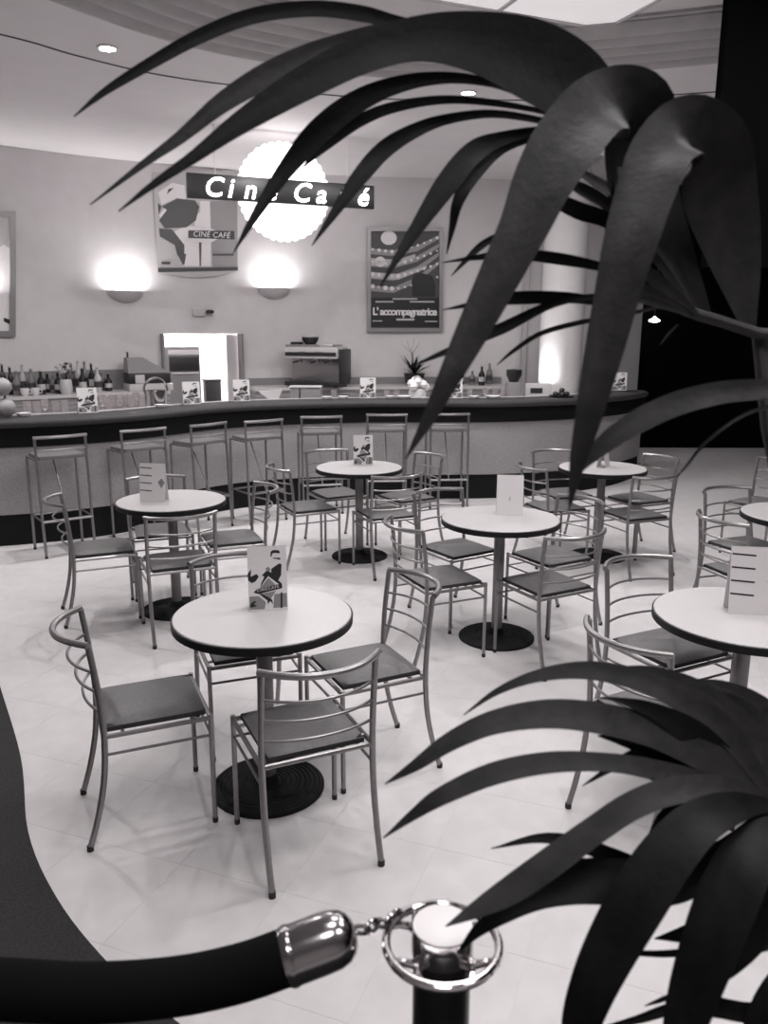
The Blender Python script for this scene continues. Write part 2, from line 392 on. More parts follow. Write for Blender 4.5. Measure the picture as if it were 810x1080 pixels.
# back counter along the wall, broken by the doorway
BC = 1.02
for seg, lab in ((cut(WALL, -6.4, dl.x - .05), 'long back counter below the bottles left of the doorway'), (cut(WALL, dr.x + .08, 1.75), 'long back counter carrying the coffee machine right of the doorway')):
    t = thing('back_counter', lab, 'counter', (0, 0, 0))
    mk().sweep(seg, [(-.58, .08), (-.58, BC - .04), (-.01, BC - .04), (-.01, .08)]).build('body', M_wood, t)
    mk().sweep(seg, [(-.54, 0), (-.54, .08), (-.02, .08), (-.02, 0)]).build('plinth', M_kick, t)
    mk().sweep(seg, [(-.61, BC - .04), (-.61, BC), (-.01, BC), (-.01, BC - .04)]).build('worktop', M_light, t)
    structure(mk().sweep(seg, [(-.03, BC + .002), (-.03, BC + (.26 if 'left' in lab else .10)), (-.008, BC + (.26 if 'left' in lab else .10)), (-.008, BC + .002)]).build('trim_3' if 'left' in lab else 'trim_4', M_mid))
def backc(px, back=.3):     # a place on the back counter straight below the given picture column
    C = offset(WALL, -back); p = oncurve(px, 400, C); return Vector((p.x, p.y, BC))
def barp(px, back=.2):      # a place on the bar top
    C = offset(BAR, back); p = oncurve(px, 425, C); return Vector((p.x, p.y, BT))
def workp(px, back=.68):
    C = offset(BAR, back); p = oncurve(px, 425, C); return Vector((p.x, p.y, 1.0))

# ------------------------------------------------------------------ bar stools
SW, SD = .389, .322
def make_stool():
    t = thing('bar_stool', '', 'bar stool')
    w, d = SW / 2, SD / 2; H0, r = .969, .0115
    for s in (-1, 1):
        p = mk().tube([(s * w, -d - .03, .012), (s * w, -d - .01, .3), (s * w, -d, .62), (s * w, -d + .01, .80), (s * w, -d + .012, H0)], r).build('back_leg', M_metal2, t)
        mk().lathe([(.013, 0), (.013, .02)], (s * w, -d - .031, 0), 10).build('foot_cap', M_rubber, p)
        p = mk().tube([(s * w, d, .012), (s * w, d, .785)], r).build('leg', M_metal2, t)
        mk().lathe([(.013, 0), (.013, .02)], (s * w, d, 0), 10).build('foot_cap', M_rubber, p)
        mk().tube([(s * w, -d - .01, .30), (s * w, d, .30)], .008).build('side_footrest', M_metal2, t)
        mk().tube([(s * w, -d + .01, .785), (s * w, d, .785)], .009).build('seat_rail', M_metal2, t)
    bow = lambda z, b, y0: [(w * q, y0 - b * (1 - q * q), z) for q in [k / 5 - 1 for k in range(11)]]
    mk().tube([(-w - .012, -d + .012, H0)] + bow(H0, .03, -d + .012)[1:-1] + [(w + .012, -d + .012, H0)], .013).build('top_rail', M_metal, t)
    mk().tube(bow(.868, .022, -d + .01), .009).build('back_rail', M_metal, t)
    mk().tube([(-w, -d - .01, .295), (w, -d - .01, .295)], .012).build('footrest', M_metal, t)
    mk().tube([(-w, d, .295), (w, d, .295)], .008).build('front_bar', M_metal2, t)
    mk().bbox((0, .0, .803), (SW - .03, SD - .01, .032), .012).build('seat', M_stoolseat, t)
    mk().tube([(0, d - .02, .79), (0, -d - .005, .30)], .0055).build('brace_rod', M_metal, t)
    return t
STOOL = [([-2.668, 6.509, 2.213], 'metal bar stool nearest the left edge of the picture'),
 ([-2.145, 6.946, 2.288], 'second metal bar stool from the left along the bar'),
 ([-1.696, 7.341, 2.451], 'third metal bar stool from the left, in front of the doorway'),
 ([-1.22, 7.66, 2.241], 'fourth metal bar stool from the left, middle one of the seven'),
 ([-.649, 8.05, 1.796], 'fifth bar stool from the left, just left of the rear centre table card'),
 ([.019, 8.28, 1.617], 'sixth bar stool from the left, just right of the rear centre table card'),
 ([.651, 8.36, 1.668], 'rightmost metal bar stool of the row at the bar')]
st0 = make_stool()
for k, ((x, y, th), lab) in enumerate(STOOL):
    o = st0 if k == 0 else copy_tree(st0)
    o.location = (x, y, 0); o.rotation_euler = (0, 0, th - math.pi / 2); tag(o, lab, 'bar stool', 'bar stools')

# ------------------------------------------------------------------ tables
TH, TR = .738, .345
def make_table():
    t = thing('cafe_table', '', 'table')
    mk().lathe([(0, TH - .03), (TR - .006, TH - .03), (TR - .004, TH - .004), (TR - .008, TH), (0, TH)], n=64).build('tabletop', M_top, t)
    mk().lathe([(TR - .005, TH - .036), (TR, TH - .034), (TR + .001, TH - .006), (TR - .004, TH - .003)], n=64).build('edge_band', M_edge, t)
    mk().lathe([(TR - .03, TH - .0365), (0, TH - .0362)], n=48).build('underside', M_edge, t)
    mk().lathe([(.032, .03), (.032, TH - .05)], n=20).build('column', M_column, t)
    mk().bbox((0, 0, TH - .045), (.24, .24, .016), .003).build('mounting_plate', M_base, t)
    prof = [(0.2255, 0), (.2255, .008), (.222, .012)]
    r, z = .222, .012
    for k in range(9):
        prof += [(r - .006, z + .0035), (r - .013, z + .0035), (r - .017, z + .0006)]; r -= .019; z += .0018
    prof += [(.045, z + .004), (.036, z + .03), (.034, z + .034), (0, z + .034)]
    mk().lathe(prof, n=56).build('base', M_base, t)
    return t
TABLES = {'T1': ((-.464, 2.938), 'round pale table at the front left, with a figure card on it'),
 'T2': ((.678, 4.575), 'round pale table in the middle, with a blank white card on it'),
 'T3': ((-.199, 6.343), 'small looking round table at the rear centre, in front of the bar stools'),
 'T4': ((-1.361, 5.051), 'round pale table at the left before the bar stools, card with four slots'),
 'T5': ((1.742, 6.358), 'round pale table at the rear right, crossed by a hanging palm leaf'),
 'T6': ((1.396, 2.944), 'round pale table at the front right above the lower palm leaves'),
 'T7': ((2.50, 4.70), 'round table cut off by the right edge of the picture')}
tb0 = make_table()
for k, (key, (p, lab)) in enumerate(TABLES.items()):
    o = tb0 if k == 0 else copy_tree(tb0)
    o.location = (p[0], p[1], 0); tag(o, lab, 'table', 'round cafe tables')

# ------------------------------------------------------------------ chairs
CW, CD, CS, CB, CHB, CSP = .39, .369, .432, .027, .764, .073
def make_chair():
    t = thing('cafe_chair', '', 'chair')
    w, d = CW / 2, CD / 2
    for s in (-1, 1):
        P = spline([(s * w, -d - CSP, .012), (s * w, -d - .040, .12), (s * w, -d - .012, .25), (s * w, -d, .38), (s * w, -d, .48), (s * w, -d - .010, .62), (s * w, -d - CB, CHB)], 3)
        p = mk().tube(P, .0112, 10).build('back_leg', M_metal, t)
        mk().lathe([(.0125, 0), (.0125, .02)], (s * w, -d - CSP - .001, 0), 10).build('foot_cap', M_rubber, p)
        p = mk().tube([(s * w, d, .012), (s * w, d, CS + .006)], .0095, 10).build('leg', M_metal, t)
        mk().lathe([(.0108, 0), (.0108, .02)], (s * w, d, 0), 10).build('foot_cap', M_rubber, p)
        mk().tube([(s * w, -d, .355), (s * w, d, .355)], .0055).build('stretcher', M_metal, t)
    mk().tube([(-w, d, .355), (w, d, .355)], .0055).build('stretcher', M_metal, t)
    f = mk()
    for a, b in (((-w, -d), (w, -d)), ((w, -d), (w, d)), ((w, d), (-w, d)), ((-w, d), (-w, -d))): f.tube([(a[0], a[1], CS - .009), (b[0], b[1], CS - .009)], .009)
    for s in (-1, 1):
        for q in (-.12, .12): f.box((s * (w - .018), q, CS - .006), (.03, .012, .008))
    f.build('seat_frame', M_metal, t)
    ins = .024
    s0 = mk().bbox((0, 0, CS + .005), (CW - 2 * ins, CD - ins, .020), .005).build('seat_base', M_seatside, t)
    # soft pad: domed grid
    g = mk(); N = 10; W2, D2 = (CW - 2 * ins) / 2, (CD - ins) / 2; vs = []
    for j in range(N + 1):
        for i in range(N + 1):
            a, b = 2 * i / N - 1, 2 * j / N - 1
            k = (1 - abs(a) ** 6) * (1 - abs(b) ** 6)
            q = 1 - .035 * (abs(a * b) ** 8)
            vs.append((a * W2 * q, b * D2 * q, CS + .015 + .016 * k ** .6 + .004 * (1 - a * a) * (1 - b * b)))
    g.add(vs, [(j * (N + 1) + i, j * (N + 1) + i + 1, (j + 1) * (N + 1) + i + 1, (j + 1) * (N + 1) + i) for j in range(N) for i in range(N)])
    g.build('seat_pad', M_seat, t)
    def bow(z, b, yy, ext=0):
        return [((w + ext) * q, yy - b * (1 - abs(q) ** 2.2), z) for q in [k / 8 - 1 for k in range(17)]]
    mk().tube(bow(CHB + .004, .105, -d - CB, .010), .0118, 10).build('top_rail', M_metal, t)
    for z, b, yy in ((.667, .076, -d - .015), (.593, .060, -d - .008), (.518, .046, -d - .003)):
        mk().tube(bow(z, b, yy), .0055).build('back_rung', M_metal, t)
    return t
CH = {
 'A': ((-.291, 2.602, 2.003), 'nearest cafe chair, its back toward the camera at the front left table'),
 'B': ((-.876, 2.805, .409), 'cafe chair left of the front left table, seen from the side'),
 'C': ((-.080, 3.150, 3.603), 'cafe chair right of the front left table with its back to the middle table'),
 'D': ((-.612, 3.375, -1.197), 'cafe chair behind the front left table, mostly hidden by table and card'),
 'E': ((-1.801, 4.980, .418), 'cafe chair at far left beside the slotted card table, rails seen edge on'),
 'F': ((-1.250, 4.690, 1.995), 'cafe chair with its back to the camera at the left table'),
 'G': ((-1.02, 5.232, 3.523), 'cafe chair on the right side of the left table, turned to face it'),
 'H': ((-1.55, 5.44, -1.226), 'cafe chair behind the left table, only its top rail showing'),
 'I': ((-.60, 6.222, .452), 'cafe chair on the left side of the rear centre table'),
 'J': ((-.40, 6.765, -1.085), 'cafe chair behind the rear centre table on its left, facing the camera'),
 'K': ((.014, 5.995, 1.971), 'cafe chair with its back to the camera at the rear centre table'),
 'L': ((.19, 6.62, 3.689), 'cafe chair behind the rear centre table on its right'),
 'M': ((.316, 4.373, .431), 'cafe chair on the left side of the middle table'),
 'N': ((.897, 4.272, 2.068), 'cafe chair at the middle table, near right side, back to the camera'),
 'O': ((1.039, 4.822, 3.674), 'cafe chair at the middle table, far right side'),
 'P': ((.475, 4.992, -.987), 'cafe chair at the middle table, far left side, facing the camera'),
 'Q': ((1.36, 6.265, .343), 'cafe chair on the left side of the rear right table, partly behind a palm leaf'),
 'R': ((1.545, 6.785, -1.223), 'cafe chair behind the rear right table on its left, in front of the bar'),
 'S': ((1.905, 6.003, 1.942), 'cafe chair with its back to the camera at the rear right table'),
 'U': ((2.109, 6.574, 3.582), 'cafe chair on the far right side of the rear right table'),
 'V': ((1.264, 3.353, -1.096), 'cafe chair behind the front right table, facing the camera'),
 'W': ((1.036, 2.744, .487), 'cafe chair left of the front right table, behind the lower palm leaves'),
 'X': ((2.371, 5.08, -1.174), 'cafe chair at the right edge, the farther of two close together'),
 'Y': ((2.125, 4.52, .311), 'cafe chair at the right edge, the nearer of two behind a slotted card'),
 'Z': ((3.06, 6.42, 3.7), 'cafe chair at the right edge showing only its dark seat')}
ch0 = make_chair()
for k, (key, ((x, y, th), lab)) in enumerate(CH.items()):
    o = ch0 if k == 0 else copy_tree(ch0)
    o.location = (x, y, 0); o.rotation_euler = (0, 0, th - math.pi / 2); tag(o, lab, 'chair', 'tubular cafe chairs')

# ------------------------------------------------------------------ menu cards
FIG_B = [[(.60, .93), (.66, .955), (.80, .95), (.84, .92), (.82, .90), (.70, .91), (.64, .90), (.62, .85), (.59, .86)],
         [(.66, .835), (.84, .83), (.85, .81), (.80, .80), (.74, .815), (.66, .82)],
         [(.60, .66), (.80, .74), (.87, .73), (.85, .56), (.74, .44), (.87, .37), (.86, .42), (.80, .46), (.62, .50), (.52, .55), (.40, .46), (.30, .37), (.34, .45), (.42, .54), (.36, .57), (.49, .64), (.60, .60)],
         [(.0, .50), (.0, .60), (.09, .67), (.07, .55), (.22, .59), (.28, .55), (.20, .48), (.10, .45)],
         [(.13, .30), (.22, .355), (.85, .42), (.87, .35), (.26, .275)],
         [(.48, .10), (.55, .155), (.62, .10), (.60, .17), (.55, .20), (.32, .28), (.28, .27), (.48, .165)],
         [(.82, .28), (.87, .28), (.86, .04), (.81, .03)],
         [(.04, .12), (.14, .17), (.20, .15), (.12, .12), (.22, .09), (.10, .07), (.02, .07)]]
FIG_G = [[(.30, .37), (.52, .52), (.72, .39)], [(.34, .275), (.70, .31), (.55, .17)], [(.02, .03), (.02, .24), (.26, .24), (.44, .14), (.40, .03)], [(.62, .04), (.66, .26), (.98, .27), (.98, .05)],
         [(.44, .66), (.52, .70), (.58, .66), (.56, .62)]]
def card(loc, rz, kind, label, w=.145, h=.235, group='menu cards', text=True):
    t = thing('menu_card', label, 'card', loc, rz, group)
    sp = .036
    def P(u, v, off, side=1): # side 1 faces -y
        n = Vector((0, -h, -sp)).normalized() if side == 1 else Vector((0, h, -sp)).normalized()
        return Vector(((u - .5) * w, -sp * (1 - v) * side, v * h)) + n * off
    def panel(side, name, hh=1.0):
        q = [P(0, 0, 0, side), P(1, 0, 0, side), P(1, hh, 0, side), P(0, hh, 0, side)]; n = P(0, 0, 1, side) - P(0, 0, 0, side)
        return mk().prism(q, -n * .0008, n * .0008).build(name, M_card, t, False)
    f = panel(1, 'front_panel', .985); b = panel(-1, 'back_panel')
    n = P(0, 0, 1) - P(0, 0, 0)
    def prints(polys, m, name, o0):
        g = mk()
        for pl in polys: g.prism([P(u, v * .98, 0) for u, v in pl], n * .0009, n * o0)
        g.build(name, m, f, False)
    if kind == 'figure':
        prints(FIG_G, M_cardg, 'grey_print', .0012); prints(FIG_B, M_cardb, 'black_print', .0015)
        if text:
            mt = Matrix.Translation(P(.50, .345, .0019)) @ Matrix(((1, 0, 0, 0), (0, sp / h, -1, 0), (0, 1, sp / h, 0), (0, 0, 0, 1))) @ Matrix.Rotation(R(9), 4, 'Z')
            lettering('CINECAFE', w * .105, M_card, mt, f, depth=.0002, spacing=1.25)
    elif kind == 'slots':
        prints([[(.02, y), (.48, y - .02), (.48, y - .045), (.02, y - .025)] for y in (.92, .72, .52, .32)], M_cardb, 'slot', .0013)
        prints([[(.72, .52), (.86, .63), (.99, .52), (.86, .36)]], M_cardg, 'diamond', .0013)
    else:
        prints([[(.47, .42), (.52, .50), (.51, .40), (.47, .34)]], M_cardg, 'mark', .0013)
    return t
def on_table(key, px, py): q = onz(px, py, TH); return (q.x, q.y, TH + .0005)
card(on_table('T1', 283, 641), R(10), 'figure', 'folded card with a black seated figure on the front left table', .150, .25)
card(on_table('T4', 163, 528), R(-6), 'slots', 'white folded card with four dark slots on the left table', .165, .24)
card(on_table('T3', 383, 490), R(4), 'figure', 'small folded figure card on the rear centre table', .155, .24, text=False)
card(on_table('T2', 537, 542), R(-6), 'plain', 'almost blank white card on the middle table', .155, .235)
card(on_table('T5', 636, 492), R(62), 'plain', 'white tent card seen edge on at the rear right table', .15, .22)
card(on_table('T6', 792, 645), R(-8), 'slots', 'large slotted white card on the front right table', .19, .26)
for px, lab, ang in ((92, 'figure card standing on the bar near the left end', 30), (202, 'figure card on the bar in front of the lit doorway', 25), (255, 'figure card on the bar just right of the doorway', 15),
                (388, 'figure card on the bar right of the coffee machine', 3), (479, 'figure card on the bar beside the hanging leaf tip', 0), (652, 'figure card on the far right end of the bar', -10)):
    q = barp(px, .28); card((q.x, q.y, BT + .0055), R(ang), 'figure', lab, .17, .22, 'cards along the bar', text=False)

# ------------------------------------------------------------------ hanging neon sign
SL, SR = ony(196, 182, 9.0), ony(394, 196, 9.78)
rv = Vector((SR.x - SL.x, SR.y - SL.y, 0)).normalized(); nv = Vector((rv.y, -rv.x, 0)); SLEN = (SR - SL).length
def onplane(px, py, p0, n):
    d = ray(px, py); o = Vector((0, 0, CAM_H)); return o + d * ((p0 - o).dot(n) / d.dot(n))
sign = thing('neon_sign', 'hanging black sign board with white neon lettering and a glowing scalloped disc', 'sign', (0, 0, 0))
bh = .25; zc = SL.z - bh / 2; c0 = Vector((SL.x, SL.y, zc)) + rv * SLEN / 2; sa = math.atan2(rv.y, rv.x)
mk().bbox(c0, (SLEN, .05, bh), .006, sa).build('board', M_signboard, sign)
for ch, px, py in (('C', 224, 197), ('i', 242, 199), ('n', 263, 201), ('é', 285, 202), ('C', 317, 204), ('a', 338, 206), ('f', 360, 207), ('é', 382, 207)):
    q = onplane(px, py, c0 + nv * .03, nv); q.z = zc - .012
    mt = Matrix.Translation(q) @ Matrix(((rv.x, 0, nv.x, 0), (rv.y, 0, nv.y, 0), (0, 1, 0, 0), (0, 0, 0, 1)))
    lettering(ch, .28, M_neon, mt, sign, 'neon_letter', depth=.008, shear=.25, bold=.002)
dc = onplane(299, 203, c0 - nv * .09, nv); dr_ = .50; dp = []
for k in range(36 * 6):
    a = 2 * math.pi * k / 216; rr = dr_ + .022 * abs(math.sin(a * 18)) ; dp.append(dc + rv * rr * math.cos(a) + Vector((0, 0, rr * math.sin(a))))
mk().prism(dp, nv * .02, nv * -.02).build('scalloped_disc', M_disc, sign, False)
for px in (227, 366):
    q = onplane(px, 185, c0, nv); mk().tube([(q.x, q.y, zc + bh / 2), (q.x, q.y, CEIL - .002)], .006, 6).build('hanging_wire', M_white, sign)

# ------------------------------------------------------------------ wall lights
def wall_frame(px, py, off=0.):
    p = oncurve(px, py, WALL); i = min(range(len(WALL)), key=lambda k: (WALL[k][0] - p.x) ** 2 + (WALL[k][1] - p.y) ** 2)
    a, b = WALL[max(i - 1, 0)], WALL[min(i + 1, len(WALL) - 1)]; t = Vector((b[0] - a[0], b[1] - a[1], 0)).normalized(); n = Vector((t.y, -t.x, 0))
    return p + n * off, t, n
for px, py, lab in ((-28, 312, 'half bowl wall light just past the left picture edge'), (132, 310, 'half bowl wall light left of the doorway, glowing upward'), (289, 307, 'half bowl wall light right of the doorway, glowing upward')):
    p, t_, n_ = wall_frame(px, py); t = thing('wall_light', lab, 'wall light', p, math.atan2(t_.y, t_.x), 'half bowl wall lights')
    g = mk(); N = 16; prof = [(.235, .03), (.225, -.01), (.185, -.055), (.12, -.09), (.05, -.11), (.0, -.115)]
    vs = []; inner = [(r * .94, z + .012) for r, z in prof]
    for lay in (prof, inner):
        for r, z in lay: vs += [(r * math.cos(math.pi + math.pi * k / N), .001 + .62 * r * math.sin(math.pi + math.pi * k / N) - .004, z) for k in range(N + 1)]
    m6 = len(prof); W_ = N + 1; fs = []
    for L in range(2):
        for i in range(m6 - 1): fs += [(L * m6 * W_ + i * W_ + k, L * m6 * W_ + i * W_ + k + 1, L * m6 * W_ + (i + 1) * W_ + k + 1, L * m6 * W_ + (i + 1) * W_ + k) for k in range(N)]
    fs += [(k, k + 1, m6 * W_ + k + 1, m6 * W_ + k) for k in range(N)]
    g.add(vs, fs).build('bowl', M_plaster, t)
    mk().bbox((0, -.012, -.02), (.16, .02, .08), .004).build('back_plate', M_plaster, t)
    mk().tube([(-.06, -.07, .0), (.06, -.07, .0)], .011).build('bulb', M_lamp, t)
    lamp('wall_glow', 'AREA', (0, -.085, .045), SCONCE_POWER, t, shape='RECTANGLE', size=.26, size_y=.08).rotation_euler = (R(180 - 14), 0, 0)

# ------------------------------------------------------------------ downlights above the bar
for px, py, lab in ((113, 50, 'small round ceiling spotlight nearest the left edge'), (329, 92, 'small round ceiling spotlight beside the arching leaf')):
    q = onz(px, py, CEIL)
    spots = globals().setdefault('SPOTS', []); spots.append((q.x, q.y, lab))
for x, y, lab in ((.75, 7.95, 'added unseen spotlight over the bar behind the leaves'), (2.3, 7.85, 'added unseen spotlight over the right end of the bar'), (-3.3, 5.7, 'added unseen spotlight past the left picture edge')): SPOTS.append((x, y, lab))  # unseen extra spotlights, added to light the bar front and stools
for x, y, lab in SPOTS:
    t = thing('ceiling_spotlight', lab, 'spotlight', (x, y, CEIL), 0, 'spotlights over the bar')
    mk().lathe([(.062, -.001), (.062, -.012), (.075, -.014), (.078, -.008), (.078, -.001)], n=24).build('trim_ring', M_white, t)
    mk().lathe([(0, -.006), (.06, -.006)], n=24).build('lens', M_lamp, t)
    lamp('spot_glow', 'AREA', (0, 0, -.02), DOWN_POWER, t, shape='DISK', size=.12)

# ------------------------------------------------------------------ posters on the back wall
class Sheet:
    def __init__(s, l, r, top, bot, off=.03):
        a, b = oncurve(l, (top + bot) / 2, WALL), oncurve(r, (top + bot) / 2, WALL)
        s.t = Vector((b.x - a.x, b.y - a.y, 0)).normalized(); s.n = Vector((s.t.y, -s.t.x, 0)); s.p = a + s.n * off
    def at(s, px, py): return onplane(px, py, s.p, s.n)
    def poly(s, name, pts, m, parent, o0, o1): return mk().prism([s.at(*p) for p in pts], s.n * o0, s.n * o1).build(name, m, parent, False)
    def many(s, name, polys, m, parent, o0, o1):
        g = mk()
        for pts in polys: g.prism([s.at(*p) for p in pts], s.n * o0, s.n * o1)
        return g.build(name, m, parent, False)
    def frame(s, l, r, tp, bt, w, m, parent, o1=.03):
        g = mk()
        for a in ([(l, tp), (r, tp), (r - w, tp + w), (l + w, tp + w)], [(r, tp), (r, bt), (r - w, bt - w), (r - w, tp + w)], [(r, bt), (l, bt), (l + w, bt - w), (r - w, bt - w)], [(l, bt), (l, tp), (l + w, tp + w), (l + w, bt - w)]):
            g.prism([s.at(*p) for p in a], s.n * -.025, s.n * o1)
        return g.build('frame', m, parent, False)
    def text(s, txt, px, py, size, m, parent, off=.008, **k):
        q = s.at(px, py) + s.n * off
        return lettering(txt, size, m, Matrix.Translation(q) @ Matrix(((s.t.x, 0, s.n.x, 0), (s.t.y, 0, s.n.y, 0), (0, 1, 0, 0), (0, 0, 0, 1))), parent, **k)
def circ(x, y, rx, ry=None, n=14): return [(x + rx * math.cos(2 * math.pi * k / n), y - (ry or rx) * math.sin(2 * math.pi * k / n)) for k in range(n)]
M_pw, M_pg, M_pd, M_pb, M_pl = mat('poster_white', .8, .4), mat('poster_grey', .30, .4), mat('poster_dark', .06, .4), mat('poster_black', .010, .35), mat('poster_pale', .52, .4)
# film poster: theatre of lights over a black title block
S1 = Sheet(387, 467, 240, 350)
t = thing('framed_poster', 'framed dark film poster with rows of lights and a white title line', 'poster', (0, 0, 0))
S1.frame(387, 467, 240, 350, 4, M_frame, t)
pr = S1.poly('print', [(391, 243), (463, 243), (463, 346), (391, 346)], M_pd, t, -.005, .0)
S1.poly('title_block', [(391, 314), (463, 314), (463, 345), (391, 345)], M_pb, t, .0005, .002)
S1.many('balcony', [[(391, 262 + 13 * k), (415, 264 + 13 * k), (440, 259 + 11 * k), (463, 248 + 9 * k), (463, 252 + 9 * k), (440, 265 + 11 * k), (415, 270 + 13 * k), (391, 268 + 13 * k)] for k in range(4)], M_pg, t, .0005, .002)
S1.many('lit_balcony', [[(391, 272), (418, 274), (438, 268), (438, 272), (418, 281), (391, 280)]], M_pl, t, .0021, .003)
S1.many('lit_stalls', [[(391, 287), (420, 289), (450, 280), (450, 283), (420, 295), (391, 293)]], M_pl, t, .0021, .003)
dots = [circ(410, 251, 8.5, 7.5), circ(401, 276, 5.5)]
random.seed(3)
for k in range(4):
    for q in range(11):
        u = q / 10; x = 393 + 68 * u; y = 263 + 13 * k + 3 * math.sin(u * 3) - (15 - 1 * k) * max(0, u - .35) * 1.3
        dots.append(circ(x, y, 1.1 + random.random() * (1.6 if u < .55 else .5), None, 7))
tag(S1.many('light_dots', dots, M_pw, t, .002, .0035), kind='stuff')
S1.poly('dark_figure', [(435, 313), (434, 296), (437, 289), (445, 288), (456, 291), (459, 300), (459, 313)], M_pb, t, .0036, .005)
S1.many('rule', [[(396, 317.5), (415, 317.5), (415, 319), (396, 319)], [(432, 317.5), (458, 317.5), (458, 319), (432, 319)], [(414, 314.5), (440, 314.5), (440, 316), (414, 316)]], M_pl, t, .002, .0035)
S1.text("L' accompagnatrice", 427, 329, .145, M_pw, t, depth=.001, spacing=.86, bold=.004)
S1.many('credit_line', [[(418, 336), (437, 336), (437, 338), (418, 338)], [(393, 338), (403, 338), (403, 339), (393, 339)], [(448, 338.5), (461, 338.5), (461, 339.5), (448, 339.5)]], M_pl, t, .002, .0035)
# cafe banner
S2 = Sheet(163, 250, 178, 290)
def b2(x, y): return (150 + x / 5.4, 140 + y / 5.4)
t = thing('cafe_poster', 'unframed cafe poster with seated dark figure hanging left of the neon sign', 'poster', (0, 0, 0))
low = [b2(545 - 455 * k / 10, 785 + 35 * (1 - (2 * k / 10 - 1) ** 2) + 5 * k / 10) for k in range(11)]
S2.poly('sheet', [b2(60, 225), b2(540, 215)] + low, M_pl, t, -.004, .0)
S2.poly('grey_field', [b2(385, 390), b2(540, 385), b2(543, 770), b2(400, 775)], M_pg, t, .0005, .002)
S2.many('jacket', [[b2(*p) for p in q] for q in ([(110, 420), (200, 375), (300, 385), (325, 420), (305, 500), (250, 540), (130, 545), (95, 500), (140, 440)], [(95, 545), (170, 550), (240, 640), (240, 700), (200, 700), (185, 640), (100, 590)], [(88, 400), (110, 420), (95, 470)])], M_pd, t, .002, .0035)
S2.many('white_shape', [[b2(*p) for p in q] for q in (circ(305, 585, 130, 55), [(330, 390), (385, 390), (390, 540), (300, 540), (295, 480), (330, 450)], [(235, 600), (390, 600), (390, 760), (240, 760)], [(90, 340), (170, 285), (240, 300), (250, 390), (200, 370), (110, 410)], [(95, 470), (140, 415), (155, 440), (120, 500)])], M_pw, t, .002, .0033)
S2.poly('name_band', [b2(262, 556), b2(525, 560), b2(525, 608), b2(262, 600)], M_pb, t, .004, .0055)
q = b2(394, 582); S2.text('CINÉ CAFÉ', q[0], q[1], .10, M_pw, t, off=.007, depth=.001, shear=.2, spacing=1.05)
S2.many('table_detail', [[b2(*p) for p in q] for q in ([(322, 625), (338, 625), (334, 760), (326, 760)], [(90, 770), (545, 765), (545, 785), (90, 795)], [(200, 690), (250, 690), (240, 750), (230, 750)], [(110, 735), (160, 735), (160, 750), (110, 750)], [(400, 690), (520, 690), (520, 700), (400, 700)], [(150, 320), (180, 315), (140, 350)])], M_pd, t, .004, .0055)
# left framed poster, cut by the picture edge
S3 = Sheet(-70, 18, 222, 354)
t = thing('framed_poster', 'framed bright poster cut off by the left picture edge', 'poster', (0, 0, 0))
S3.frame(-70, 16, 223, 355, 6, M_frame, t)
S3.poly('print', [(-64, 229), (10, 229), (10, 349), (-64, 349)], M_pw, t, -.005, .0)
S3.many('print_grey', [[(-64, 229), (10, 229), (10, 262), (4, 258), (-10, 266), (-64, 262)]], M_pl, t, .0005, .002)
S3.many('print_dark', [[(4, 335), (10, 337), (10, 342), (4, 339)]], M_pb, t, .0005, .002)
# small alarm box on the wall
p, t_, n_ = wall_frame(209, 329); t = thing('alarm_box', 'small white alarm box with dark bell above the doorway', 'alarm', p, math.atan2(t_.y, t_.x))
mk().bbox((0, -.03, 0), (.17, .05, .11), .008).build('box', M_light, t)
mk().lathe([(.03, -.02), (.055, -.015), (.055, .02), (.03, .03)], (.15, -.05, 0), 16).build('bell', M_dark, t)

